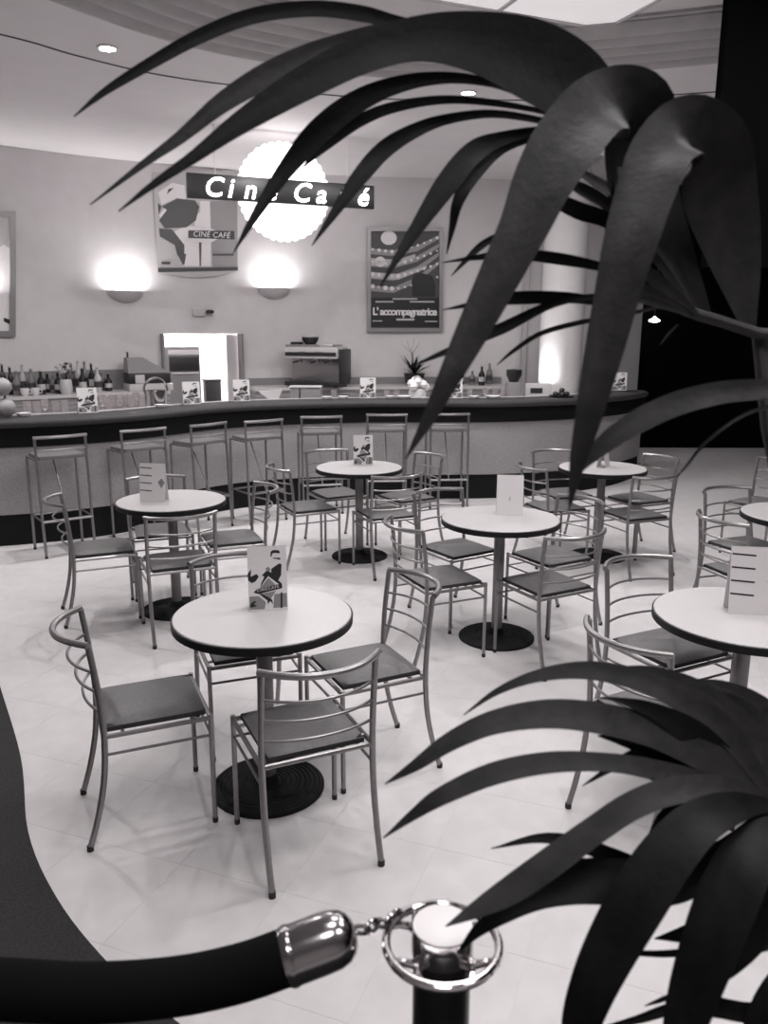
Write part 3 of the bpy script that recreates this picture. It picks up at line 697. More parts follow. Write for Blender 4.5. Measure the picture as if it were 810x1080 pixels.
# ------------------------------------------------------------------ things behind and on the bar
def bottle(p, kind, h, r, label, cap=True):
    m = {'d': M_darkglass, 'g': M_greyglass, 'p': M_paleglass}[kind]
    t = thing('bottle', label, 'bottle', p, random.random() * 6, 'bottles on the back counter')
    mk().lathe([(r * .9, 0), (r, .01), (r, h * .58), (r * .8, h * .66), (r * .38, h * .76), (r * .34, h * .95), (r * .42, h * .955), (r * .42, h * .975), (0, h * .975)], n=14).build('body', m, t)
    mk().lathe([(r * 1.02, h * .2), (r * 1.02, h * .45)], n=14).build('label', M_pl if kind == 'd' else M_pd, t)
    mk().lathe([(r * .36, h * .975), (r * .36, h * 1.03), (0, h * 1.03)], n=10).build('cap', M_steel, t)
BOT = [(3, 'd', .36, 'tall dark bottle at the left picture edge'), (11, 'd', .33, 'dark bottle second from the left picture edge'), (24, 'p', .34, 'pale slim bottle left of the white cups'),
       (43, 'd', .28, 'dark bottle with pale label behind the left figure card, leftmost of the short ones'), (50, 'd', .24, 'short dark bottle next to the leftmost short one'), (56, 'g', .22, 'grey bottle in the middle of the left group'),
       (61, 'd', .26, 'dark bottle just left of the flower jar'), (76, 'g', .36, 'tall grey bottle behind the left figure card'), (83, 'p', .38, 'tallest pale bottle behind the left figure card'), (90, 'g', .37, 'tall grey bottle right behind the left figure card'),
       (97, 'd', .35, 'dark bottle right of the left figure card'), (107, 'g', .24, 'grey bottle right of the tall group'), (114, 'd', .22, 'last dark bottle before the cash register'),
       (33, 'g', .30, 'slim grey bottle behind the white cups'), (87, 'd', .30, 'dark bottle half hidden behind the left figure card'), (103, 'p', .30, 'pale bottle between the tall group and the last two'), (17, 'g', .28, 'grey bottle third from the left picture edge'), (468, 'p', .26, 'pale bottle near the drooping leaf on the back counter'), (486, 'd', .22, 'short dark bottle right of the drooping leaf'), (498, 'g', .2, 'short grey bottle right of the drooping leaf'),
       (508, 'd', .27, 'dark bottle at the far right of the back counter'), (516, 'g', .30, 'grey bottle at the far right of the back counter')]
for k, (px, kd, h, lab) in enumerate(sorted(BOT)): bottle(backc(px, .14 + .125 * (k % 3)), kd, h, .040 if h > .3 else .046, lab)
for px, lab in ((25, 'white cup left of the dark bottles'), (36, 'white cup touching the first dark bottle')):
    t = thing('cup', lab, 'cup', backc(px, .53), 0, 'white cups on the back counter')
    mk().lathe([(.03, 0), (.045, .03), (.052, .09), (.048, .09), (.04, .02), (0, .015)], n=16).build('bowl', M_white, t)
    mk().tube([(.05, 0, .075), (.08, 0, .065), (.08, 0, .035), (.046, 0, .025)], .006, 6).build('handle', M_white, t)
p = backc(69, .525); t = thing('flower_jar', 'grey jar holding a loose bunch of small pale flowers', 'jar', p)
mk().lathe([(.06, 0), (.075, .05), (.07, .16), (.06, .18), (.055, .17), (0, .1)], n=16).build('jar', M_light, t)
for k in range(12):
    a = random.random() * 6.28; rr = .03 + .1 * random.random(); z = .25 + .12 * random.random(); x, y = rr * math.cos(a), rr * math.sin(a)
    st = mk().tube([(0, 0, .12), (x * .6, y * .6, z * .8), (x, y, z)], .003, 5).build('flower_stem', M_stem, t)
    mk().lathe([(0, z - .015), (.022, z - .002), (.026, z + .012), (.012, z + .022), (0, z + .02)], (x, y, 0), 8).build('flower', M_pl if k % 3 else M_pd, st)
# cash register with sloped top
p, t_, n_ = wall_frame(150, 400, .33); t = thing('cash_register', 'grey cash register with sloped top and dark opening left of the doorway', 'cash register', (p.x, p.y, BC), math.atan2(t_.y, t_.x))
mk().bbox((0, 0, .045), (.56, .42, .09), .01).build('drawer_base', M_light, t)
mk().bbox((0, .03, .155), (.54, .34, .13), .01).build('dark_body', M_dark, t)
mk().add([(-.27, -.14, .225), (.27, -.14, .225), (.27, .2, .225), (-.27, .2, .225), (-.25, -.02, .42), (-.05, -.02, .42), (.24, .1, .26), (-.25, .18, .42), (-.05, .18, .42), (.24, .19, .26)],
         [(3, 2, 1, 0), (0, 1, 6, 5, 4), (2, 3, 7, 8, 9), (0, 4, 7, 3), (1, 2, 9, 6), (4, 5, 8, 7), (5, 6, 9, 8)]).build('sloped_cover', M_mid, t, False)
mk().bbox((-.13, -.155, .15), (.12, .02, .11), .006).build('keypad', M_light, t)
mk().tube([(-.22, .1, .42), (-.22, .1, .49)], .012, 8).build('display_post', M_dark, t)
# ring shaped chrome ice bucket on the work top
p = workp(165, .55); t = thing('ice_bucket', 'chrome bucket with arched handle on the bar, left of the doorway', 'bucket', p, .5)
mk().lathe([(.07, 0), (.085, .01), (.115, .2), (.12, .21), (.11, .205), (.078, .02), (0, .02)], n=24).build('bucket', M_chromed, t)
mk().tube([(.118 * math.cos(math.pi * k / 12), 0, .2 + .13 * math.sin(math.pi * k / 12)) for k in range(13)], .012, 8).build('handle', M_chrome, t)
# coffee machine
p, t_, n_ = wall_frame(331, 400, .43); t = thing('coffee_machine', 'steel coffee machine with dark side panel on the back counter', 'coffee machine', (p.x, p.y, BC), math.atan2(t_.y, t_.x) - R(28))
mk().bbox((0, 0, .05), (.80, .50, .06), .01).build('drip_tray', M_dark, t)
for x in (-.34, .34):
    for y in (-.2, .2): mk().lathe([(.025, 0), (.02, .03)], (x, y, 0), 10).build('foot', M_dark, t)
mk().bbox((0, .12, .24), (.76, .26, .34), .015).build('back_body', M_steel, t)
mk().bbox((0, -.02, .47), (.78, .48, .16), .03).build('head', M_light, t)
mk().bbox((.40, .02, .30), (.03, .46, .44), .01).build('side_panel', M_dark, t)
mk().bbox((0, -.265, .455), (.74, .02, .05), .005).build('control_strip', M_dark, t)
for x in (-.2, .06, .26):
    g_ = mk().lathe([(.035, -.06), (.04, -.05), (.04, .0)], (x, -.17, .40), 14).build('brew_group', M_steel, t)
    mk().tube([(x, -.18, .36), (x - .02, -.34, .345)], .013, 8).build('filter_handle', M_dark, g_)
for x in (-.12, .12): mk().bbox((x, -.278, .50), (.09, .008, .022), .003).build('button', M_light, t)
mk().bbox((-.05, .02, .565), (.70, .42, .03), .01).build('cup_tray', M_steel, t)
mk().lathe([(.07, 0), (.11, .05), (.12, .10), (.0, .10)], (-.12, .05, .58), 16).build('bean_hopper', M_dark, t)
mk().lathe([(.09, .1), (.115, .1), (.115, .125), (0, .13)], (-.12, .05, .58), 16).build('hopper_lid', M_light, t)
mk().bbox((-.30, .0, .595), (.14, .14, .04), .006).build('tray_box', M_dark, t)
# paper stand / brochures by the machine
p = workp(289, .6); t = thing('napkin_stand', 'pale triangular napkin stand in front of the coffee machine', 'stand', p)
mk().add([(-.16, -.05, .14), (.1, -.05, .16), (.02, -.05, .0), (-.16, .05, .14), (.1, .05, .16), (.02, .05, .0)], [(0, 2, 1), (3, 4, 5), (0, 1, 4, 3), (1, 2, 5, 4), (2, 0, 3, 5)]).build('wedge', M_light, t, False)
mk().bbox((.02, 0, .004), (.14, .12, .008), .002).build('base', M_mid, t)
p = workp(323, .62); t = thing('serving_box', 'low grey divided box on the bar below the coffee machine', 'box', p)
mk().bbox((0, 0, .09), (.34, .2, .18), .006).build('body', M_mid, t); mk().bbox((-.06, -.104, .10), (.012, .006, .15), .002).build('divider', M_dark, t); mk().bbox((0, -.0, .185), (.36, .22, .012), .003).build('lid', M_light, t)
# potted plant on the back counter
p = backc(437, .3); t = thing('counter_plant', 'spiky dark plant in a black pot under the film poster', 'plant', p)
mk().lathe([(.09, 0), (.13, .03), (.15, .16), (.16, .17), (.14, .165), (0, .15)], n=20).build('pot', M_dark, t)
for k in range(20):
    a = k * 2.4; L = .22 + .16 * random.random(); el = R(30 + 50 * random.random()); wv = .022
    d = Vector((math.cos(a) * math.cos(el), math.sin(a) * math.cos(el), math.sin(el))); sd = Vector((-math.sin(a), math.cos(a), 0)); b = Vector((0, 0, .15)); e = b + d * L + Vector((0, 0, -.04)); m = b + d * L * .55
    nn = d.cross(sd) * .0015
    mk().prism([b - sd * .006, m - sd * wv, e, m + sd * wv, b + sd * .006], -nn, nn).build('leaf', M_leaf if k % 2 else M_leaf2, t, False)
for k in range(5):
    a = 2.2 + .5 * k; mk().tube([(0, 0, .15), (.05 * math.cos(a), .05 * math.sin(a), .45), (.14 * math.cos(a * 1.6) - .06, .1 * math.sin(a), .58 + .05 * (k % 3))], [.006, .004, .002], 5).build('twig', M_mid, t)
# flower bowl
p = workp(440, .56); t = thing('flower_bowl', 'glass bowl packed with white round blossoms on the bar', 'flower bowl', p)
mk().lathe([(.06, 0), (.09, .02), (.10, .12), (.08, .16), (.075, .15), (.085, .03), (0, .02)], n=20).build('bowl', M_light, t)
for k in range(9):
    a = k * 2.4; rr = .105 * math.sqrt(k / 9); z = .255 - .9 * rr * rr / .11
    mk().lathe([(0, -.05), (.035, -.035), (.05, 0), (.035, .035), (0, .05)], (rr * math.cos(a), rr * math.sin(a), z), 10).build('blossom', M_white if k % 3 else M_pg, t)
# two melons at the left edge
for back, z, px, r, lab in ((.2, 0, 5, .085, 'lower of two round pale melons at the left end of the bar'), (.2, .178, 3, .082, 'upper of two round pale melons at the left end of the bar')):
    p = barp(px, back); t = thing('melon', lab, 'melon', (p.x, p.y, BT + .004 + z), 0, 'melons on the bar')
    g = mk(); N = 24; prof = [math.pi * k / 12 for k in range(13)]; vs = []
    for a in prof: vs += [((r * math.sin(a)) * (1 + .03 * math.cos(8 * 2 * math.pi * k / N)) * math.cos(2 * math.pi * k / N), (r * math.sin(a)) * (1 + .03 * math.cos(8 * 2 * math.pi * k / N)) * math.sin(2 * math.pi * k / N), r * .93 * (1 - math.cos(a))) for k in range(N)]
    g.add(vs, [(i * N + k, i * N + (k + 1) % N, (i + 1) * N + (k + 1) % N, (i + 1) * N + k) for i in range(12) for k in range(N)]).build('fruit', mat('melon_skin', .30, .6, var=.2, scale=18), t)
    mk().tube([(0, 0, r * 1.85), (.01, 0, r * 1.85 + .02)], .008, 6).build('stalk', M_stem, t)
# glasses
def glass(p, h, r, label, stem=False):
    t = thing('glass', label, 'glass', p, 0, 'glasses on the bar')
    if stem: mk().lathe([(.032, 0), (.03, .004), (.004, .01), (.004, h * .45), (r * .7, h * .55), (r, h * .8), (r * .9, h), (r * .86, h), (r * .9, h * .8), (r * .6, h * .57), (0, h * .53)], n=14).build('bowl', M_glass, t)
    else: mk().lathe([(r * .8, 0), (r, h), (r * .93, h), (r * .74, .012), (0, .012)], n=14).build('tumbler', M_glass, t)
GL = [(28, .16), (38, .15), (47, .17), (58, .15), (68, .16), (108, .18), (114, .17), (120, .18), (126, .18), (132, .18), (138, .18), (144, .18), (150, .17), (352, .13), (408, .12), (418, .12), (495, .13), (512, .14), (530, .15), (522, .16)]
WORDS = ['first', 'second', 'third', 'fourth', 'fifth', 'sixth', 'seventh', 'eighth', 'ninth', 'tenth', 'eleventh', 'twelfth', 'thirteenth', 'fourteenth', 'fifteenth', 'sixteenth', 'seventeenth', 'eighteenth', 'nineteenth', 'last']
for k, (px, h) in enumerate(GL): 
    p = workp(px, .50 + .06 * (k % 2)); p.z = 1.0
    glass(p, h + .02, .034, 'clear drinking glass behind the bar edge, %s from the left' % WORDS[k], k % 3 == 2)
# ashtrays and saucers on the bar top
for px, lab in ((24, 'small pale ashtray by the melons'), (170, 'small pale ashtray below the chrome bucket'), (345, 'small pale ashtray between coffee machine and card'), (362, 'small pale saucer left of the middle bar card'), (412, 'small pale saucer right of the middle bar card'), (426, 'small pale saucer left of the blossoms'),
                (500, 'small pale ashtray right of the leaf tip'), (520, 'wide pale dish on the right stretch of bar')):
    p = barp(px, .25); w = .085 if px in (520, 426) else .06
    tag(mk().lathe([(w * .55, 0), (w * .8, .006), (w, .03), (w * .93, .03), (w * .7, .012), (0, .010)], (p.x, p.y, p.z), 18).build('ashtray', M_white), lab, 'ashtray', 'ashtrays and saucers on the bar')
# small things at the right end
p = workp(541, .62); t = thing('coffee_grinder', 'grey coffee grinder on the bar left of the pale column', 'grinder', p)
mk().bbox((0, 0, .11), (.17, .2, .22), .02).build('body', M_mid, t); mk().lathe([(.05, .22), (.09, .30), (.09, .36), (0, .37)], n=16).build('hopper', M_dark, t); mk().lathe([(.05, 0), (.055, .05), (0, .06)], (0, -.14, 0), 14).build('cup', M_white, t)
p = workp(566, .58); t = thing('ticket_box', 'white box with dark print on the bar beside the pale column', 'box', p)
mk().bbox((0, 0, .10), (.3, .12, .2), .006).build('body', M_light, t); mk().bbox((-.02, -.062, .12), (.14, .004, .06), .001).build('print', M_dark, t)
p = barp(592, .17); t = thing('fruit_tray', 'low black tray heaped with dark fruit near the right end', 'tray', p)
mk().lathe([(.10, 0), (.15, .02), (.145, .022), (.095, .006), (0, .006)], n=20).build('tray', M_dark, t)
for k, (x, y, z) in enumerate(((-.07, 0, .035), (.06, .02, .035), (0, -.05, .035), (0, .05, .035), (0, 0, .075))): mk().lathe([(0, -.03), (.026, -.018), (.034, 0), (.026, .02), (0, .03)], (x, y, z), 10).build('fruit', M_dark, t)
# uplighter at the foot of the column
t = thing('column_uplight', 'small uplighter glowing at the pale column', 'uplight', (ca1.x - .36, 10.62, 0))
mk().lathe([(.06, 0), (.06, .02), (.015, .03), (.015, 1.02), (.05, 1.06), (.06, 1.10), (.055, 1.10), (.04, 1.07), (0, 1.06)], n=18).build('stand', M_dark, t)
lamp('column_glow', 'AREA', (0, 0, 1.105), 8, t, shape='DISK', size=.09).rotation_euler = (R(180), 0, 0)
# lamp deep in the foyer
q = ony(690, 340, 12.3); t = thing('foyer_lamp', 'small lit lamp hanging in the dark foyer', 'lamp', q)
mk().lathe([(0, .0), (.07, .01), (.08, .03), (.03, .06), (0, .09)], n=18).build('shade', M_lamp, t); mk().tube([(0, 0, .09), (0, 0, CEIL - q.z - .002)], .005, 6).build('cord', M_dark, t)
# oven in the kitchen, seen through the doorway
t = thing('kitchen_oven', 'grey oven unit with dark window seen through the doorway', 'oven', (K0.x - dd.x * .22 - dn.x * .55, K0.y - dd.y * .22 - dn.y * .55, 0), da)
mk().bbox((0, 0, .78), (.56, .5, 1.56), .01).build('body', M_mid, t); mk().bbox((.05, -.255, 1.32), (.42, .02, .20), .005).build('window', M_dark, t)
mk().bbox((.05, -.258, 1.48), (.44, .02, .07), .005).build('panel', M_light, t); mk().tube([(-.14, -.29, 1.19), (.24, -.29, 1.19)], .01, 8).build('handle', M_steel, t)
t = thing('kitchen_bin', 'low black bin standing in the doorway', 'bin', (K0.x + dd.x * .24 - dn.x * .4, K0.y + dd.y * .24 - dn.y * .4, 0), da)
mk().bbox((0, 0, .53), (.22, .22, 1.06), .01).build('body', M_dark, t); mk().bbox((0, 0, 1.075), (.24, .24, .03), .008).build('lid', M_dark, t)

# ------------------------------------------------------------------ stanchion and rope
SX, SY = .083, .964; cz = .013
t = thing('stanchion', 'black rope stanchion with pale flat cap and chrome ring', 'stanchion', (SX, SY, cz))
Z1 = 1.0 - cz
mk().lathe([(.16, 0), (.16, .012), (.13, .03), (.05, .045), (.042, .05)], n=40).build('foot', M_post, t)
mk().lathe([(.0405, .045), (.0405, Z1 - .045)], n=32).build('post', M_post, t)
mk().lathe([(.0405, Z1 - .045), (.043, Z1 - .042), (.043, Z1 - .012), (.0415, Z1 - .006), (.0415, Z1 - .002)], n=32).build('collar', M_chromed, t)
mk().lathe([(.0412, Z1 - .006), (.0412, Z1 - .001), (.038, Z1), (0, Z1)], n=32).build('cap', M_cap, t)
zr = Z1 - .030; RR = .0785
rg = mk().tube([(RR * math.cos(2 * math.pi * k / 40), RR * math.sin(2 * math.pi * k / 40), zr) for k in range(41)], .0065, 10, False).build('ring', M_chrome, t)
for k in range(4):
    a = R(45 + 90 * k); ca_, sa_ = math.cos(a), math.sin(a); g = mk()
    for da_ in (-.30, .30):
        g.tube([(.041 * math.cos(a + da_ * .4), .041 * math.sin(a + da_ * .4), zr - .006), (.056 * math.cos(a + da_ * .3), .056 * math.sin(a + da_ * .3), zr - .003), (.068 * math.cos(a + da_ * .8), .068 * math.sin(a + da_ * .8), zr), (RR * math.cos(a + da_ * 1.3), RR * math.sin(a + da_ * 1.3), zr)], [.007, .006, .005, .004], 8)
    g.build('spoke', M_chrome, rg)
rope = thing('velvet_rope', 'thick black velvet rope with a chrome end cap hooked to the stanchion', 'rope', (0, 0, 0))
RP = [atz(*p) for p in ((-330, 985, 1.02), (-200, 1022, 1.03), (-90, 1040, 1.04), (0, 1043, 1.05), (90, 1047, 1.06), (180, 1041, 1.075), (250, 1027, 1.085), (306, 1008, 1.09))]
RPs = [Vector(p) for p in spline([tuple(p) for p in RP], 5)]
mk().tube(RPs, .0365, 20).build('velvet_cord', M_velvet, rope)
e = RPs[-1]; dr1 = (atz(376, 982, 1.105) - e); L = dr1.length; dr1.normalize()
prof = [(-.008, .0375), (0, .0385), (L * .5, .0385), (L * .68, .0375), (L * .82, .0335), (L * .91, .027), (L * .97, .018), (L, .004)]
mk().tube([e + dr1 * a for a, r in prof], [r for a, r in prof], 24).build('end_cap', M_chromed, rope)
mk().tube([e + dr1 * a for a in (-.006, -.003, .003, .006)], [.0385, .0397, .0397, .0385], 24).build('cap_band', M_chromed, rope)
tip = e + dr1 * L; ringpt = Vector((SX - RR * .80, SY + RR * .60, cz + zr))
mid = (tip + ringpt) / 2
g = mk(); dirv = (ringpt - tip).normalized(); sv = dirv.cross(Vector((0, 0, 1))).normalized(); uv = sv.cross(dirv)
n_l = 4; seg = (ringpt - tip).length / n_l
for k in range(n_l):
    c_ = tip + dirv * seg * (k + .5); ax = sv if k % 2 == 0 else uv
    mk().tube([c_ + dirv * seg * .62 * math.cos(2 * math.pi * q / 14) + ax * .009 * math.sin(2 * math.pi * q / 14) for q in range(15)], .0032, 7, False).build('chain_link', M_chromed, rope)
mk().tube([ringpt + dirv * .013 * math.cos(2 * math.pi * q / 14) + Vector((0, 0, 1)) * .013 * math.sin(2 * math.pi * q / 14) for q in range(13)], .0038, 8).build('snap_hook', M_chromed, rope)

# ------------------------------------------------------------------ palms in the foreground
def leaf_verts(pts, plant, roll, fold, n):
    """pts: (px, py, distance, width in px); blade with a folded midrib and real thickness"""
    Pw = [(*atz(a, b, d), .87 * w * d / FPX / 2) for a, b, d, w in pts]
    S = spline(Pw, n); base = plant.location; P = [Vector(q[:3]) for q in S]; hw = [max(q[3], .0006) for q in S]
    vs = []; o = Vector((0, 0, CAM_H)); N = len(P); zs = 0.
    for i, p in enumerate(P):
        t_ = (P[min(i + 1, N - 1)] - P[max(i - 1, 0)]).normalized(); v = (p - o).normalized()
        sd = t_.cross(v).normalized()
        if sd.z < 0 and abs(sd.z) > .15: pass
        up = sd.cross(t_).normalized(); ra = R(roll); sd2 = sd * math.cos(ra) + up * math.sin(ra); nn = sd2.cross(t_).normalized()
        if nn.dot(v) > 0: nn = -nn
        if i >= N // 3: zs += nn.z
        w = hw[i] / max(math.cos(ra), .5); th = .0005
        row = [p - sd2 * w, p - sd2 * w * .5 + nn * (-w * fold * .5), p - nn * w * fold, p + sd2 * w * .5 + nn * (-w * fold * .5), p + sd2 * w]
        vs += [q + nn * th - base for q in row] + [q - nn * th - base for q in row[::-1]]
    return zs, vs, N
def leaf(name, pts, plant, m=None, roll=25, fold=.16, n=5):
    zs, vs, N = max((leaf_verts(pts, plant, r_, fold, n) for r_ in (roll, -roll)), key=lambda q: q[0])   # turn the glossy upper side to the ceiling
    K = 10; fs = [(i * K + k, i * K + (k + 1) % K, (i + 1) * K + (k + 1) % K, (i + 1) * K + k) for i in range(N - 1) for k in range(K)]
    fs += [tuple(range(K)), tuple(range(N * K - 1, (N - 1) * K - 1, -1))]
    return mk().add(vs, fs).build(name, m or M_leaf, plant)
def pot_at(x, y, plant, r=.2, h=.42):
    mk().lathe([(r * .75, 0), (r * .8, .01), (r, h - .04), (r * 1.06, h - .04), (r * 1.06, h), (r * .97, h), (r * .9, h - .06), (0, h - .06)], n=32).build('pot', M_dark, plant)
    mk().lathe([(0, h - .05), (r * .9, h - .052)], n=24).build('soil', M_stem, plant)
# tall palm: crown just past the right edge of the picture
cr = atz(800, 350, 1.22); UP = thing('tall_palm', 'tall palm with long drooping leaves arching across the top right', 'palm', (.98, 1.20, cz))
pot_at(0, 0, UP)
b_ = UP.location
mk().tube([(0, 0, .36), (-.02, 0, .8), Vector(atz(835, 560, 1.2)) - b_, Vector(atz(812, 450, 1.21)) - b_, cr - b_], [.02, .018, .015, .013, .010], 10).build('stem', M_stem, UP)
mk().tube([Vector(p) - b_ for p in spline([tuple(atz(*q)) for q in ((812, 450, 1.21), (830, 362, 1.2), (800, 352, 1.2), (760, 339, 1.2), (730, 330, 1.2), (700, 316, 1.2), (672, 298, 1.2), (655, 230, 1.2), (648, 160, 1.2), (640, 118, 1.2))], 4)], .0085, 8).build('frond_rachis', M_stem, UP)
D1, D2 = 1.15, 1.05
UL = [
 ([(660, 150, 1.24, 14), (560, 84, 1.24, 18), (470, 42, 1.22, 18), (410, 22, 1.2, 16), (380, 14, 1.2, 17), (330, 9, 1.18, 17), (270, 16, 1.17, 17), (215, 36, 1.16, 16), (160, 66, 1.15, 13), (110, 97, 1.14, 8), (78, 123, 1.13, 1)], M_leaf, 20),
 ([(650, 135, 1.16, 40), (610, 92, 1.15, 80), (560, 62, 1.14, 84), (500, 44, 1.13, 64), (440, 41, 1.12, 48), (380, 58, 1.11, 42), (310, 94, 1.10, 36), (250, 132, 1.09, 24), (205, 165, 1.08, 14), (160, 196, 1.07, 8), (125, 223, 1.06, 1)], M_leaf, 30),
 ([(560, 40, 1.17, 10), (480, 26, 1.15, 16), (420, 31, 1.14, 20), (340, 54, 1.13, 26), (285, 78, 1.12, 28), (235, 108, 1.11, 22), (190, 145, 1.10, 14), (150, 174, 1.09, 8), (95, 216, 1.08, 1)], M_leaf2, -25),
 ([(620, 128, 1.22, 4), (565, 105, 1.22, 7), (520, 88, 1.2, 9), (470, 82, 1.2, 13), (420, 89, 1.19, 19), (375, 108, 1.18, 26), (335, 140, 1.17, 29), (300, 181, 1.16, 20), (270, 226, 1.15, 11), (246, 267, 1.14, 1)], M_leaf, 22),
 ([(620, 132, 1.24, 4), (560, 115, 1.24, 6), (480, 105, 1.24, 9), (420, 112, 1.24, 12), (380, 127, 1.23, 14), (345, 152, 1.22, 12), (318, 178, 1.21, 1)], M_leaf, 15),
 ([(625, 140, 1.23, 4), (575, 128, 1.23, 7), (520, 120, 1.22, 9), (470, 126, 1.21, 12), (435, 139, 1.2, 17), (405, 158, 1.2, 21), (380, 186, 1.19, 20), (355, 221, 1.18, 12), (329, 259, 1.17, 1)], M_leaf, 22),
 ([(620, 140, 1.2, 5), (575, 137, 1.2, 8), (530, 146, 1.19, 16), (500, 160, 1.18, 26), (472, 193, 1.17, 28), (440, 240, 1.16, 17), (418, 274, 1.15, 9), (400, 304, 1.14, 1)], M_leaf, 22),
 ([(575, 142, 1.22, 5), (530, 156, 1.22, 13), (500, 182, 1.21, 20), (483, 213, 1.2, 14), (477, 240, 1.2, 8), (471, 268, 1.2, 1)], M_leaf, 20),
 ([(745, 335, 1.24, 14), (712, 270, 1.23, 46), (682, 205, 1.21, 76), (676, 150, 1.18, 84), (676, 116, 1.14, 74), (656, 104, 1.10, 70), (628, 114, 1.07, 78), (600, 146, 1.05, 82), (575, 188, 1.04, 74), (553, 238, 1.03, 60), (525, 295, 1.02, 50), (498, 350, 1.01, 40), (472, 402, 1.0, 27), (450, 445, 1.0, 15), (428, 484, 1.0, 1)], M_leaf2, 28),
 ([(790, 345, 1.22, 16), (775, 270, 1.21, 60), (760, 205, 1.18, 84), (752, 156, 1.13, 80), (725, 138, 1.07, 76), (698, 160, 1.04, 74), (680, 205, 1.02, 70), (665, 255, 1.0, 64), (651, 310, .99, 54), (637, 370, .98, 46), (623, 430, .97, 34), (610, 485, .97, 20), (600, 538, .97, 1)], M_leaf2, 26),
 ([(690, 300, 1.22, 6), (640, 283, 1.22, 10), (590, 273, 1.22, 14), (540, 268, 1.22, 12), (500, 272, 1.21, 6), (466, 277, 1.2, 1)], M_leaf, 10),
 ([(545, 240, 1.24, 4), (512, 256, 1.24, 9), (492, 274, 1.23, 6), (476, 291, 1.22, 1)], M_leaf, 10),
 ([(690, 312, 1.22, 6), (640, 318, 1.22, 9), (600, 314, 1.22, 13), (550, 314, 1.22, 16), (515, 318, 1.21, 10), (466, 327, 1.2, 1)], M_leaf, 10),
 ([(690, 318, 1.21, 5), (640, 312, 1.21, 6), (585, 320, 1.2, 9), (530, 346, 1.19, 14), (480, 367, 1.18, 9), (430, 388, 1.17, 1)], M_leaf, 15),
 ([(700, 322, 1.25, 4), (655, 333, 1.25, 5), (617, 339, 1.25, 6), (572, 351, 1.25, 6), (543, 369, 1.25, 5), (524, 385, 1.25, 1)], M_leaf2, 10),
 ([(860, 396, 1.1, 14), (810, 409, 1.08, 24), (760, 414, 1.06, 27), (710, 427, 1.05, 29), (665, 449, 1.04, 28), (630, 475, 1.03, 20), (602, 506, 1.02, 1)], M_leaf2, 20),
 ([(690, 305, 1.24, 6), (650, 240, 1.24, 16), (610, 222, 1.24, 20), (572, 205, 1.24, 12), (560, 200, 1.24, 1)], M_leaf, 10),
 ([(680, 280, 1.26, 5), (650, 225, 1.26, 12), (615, 200, 1.26, 14), (590, 190, 1.26, 1)], M_leaf2, -30),
 ([(690, 270, 1.25, 5), (655, 212, 1.25, 10), (620, 186, 1.25, 10), (596, 172, 1.25, 1)], M_leaf2, -35),
 ([(735, 330, 1.19, 4), (705, 305, 1.18, 14), (685, 290, 1.17, 16), (668, 280, 1.16, 2)], M_leaf2, -20),
 ([(728, 328, 1.19, 4), (700, 316, 1.18, 12), (680, 306, 1.17, 14), (664, 300, 1.16, 2)], M_leaf2, -20),
 ([(728, 332, 1.19, 4), (700, 322, 1.18, 9), (678, 316, 1.17, 10), (660, 318, 1.16, 2)], M_leaf2, -20),
 ([(732, 322, 1.19, 3), (715, 290, 1.19, 7), (700, 266, 1.19, 12), (684, 252, 1.19, 2)], M_leaf2, -20),
 ([(715, 342, 1.2, 2), (705, 352, 1.2, 3), (696, 364, 1.2, 1)], M_leaf2, 0),
 ([(830, 424, 1.15, 6), (810, 429, 1.15, 5), (780, 440, 1.14, 4), (745, 466, 1.13, 4), (725, 490, 1.12, 3), (715, 502, 1.12, 1)], M_leaf2, 0),
]
for pts, m, roll in UL: leaf('leaf', pts, UP, m, roll)
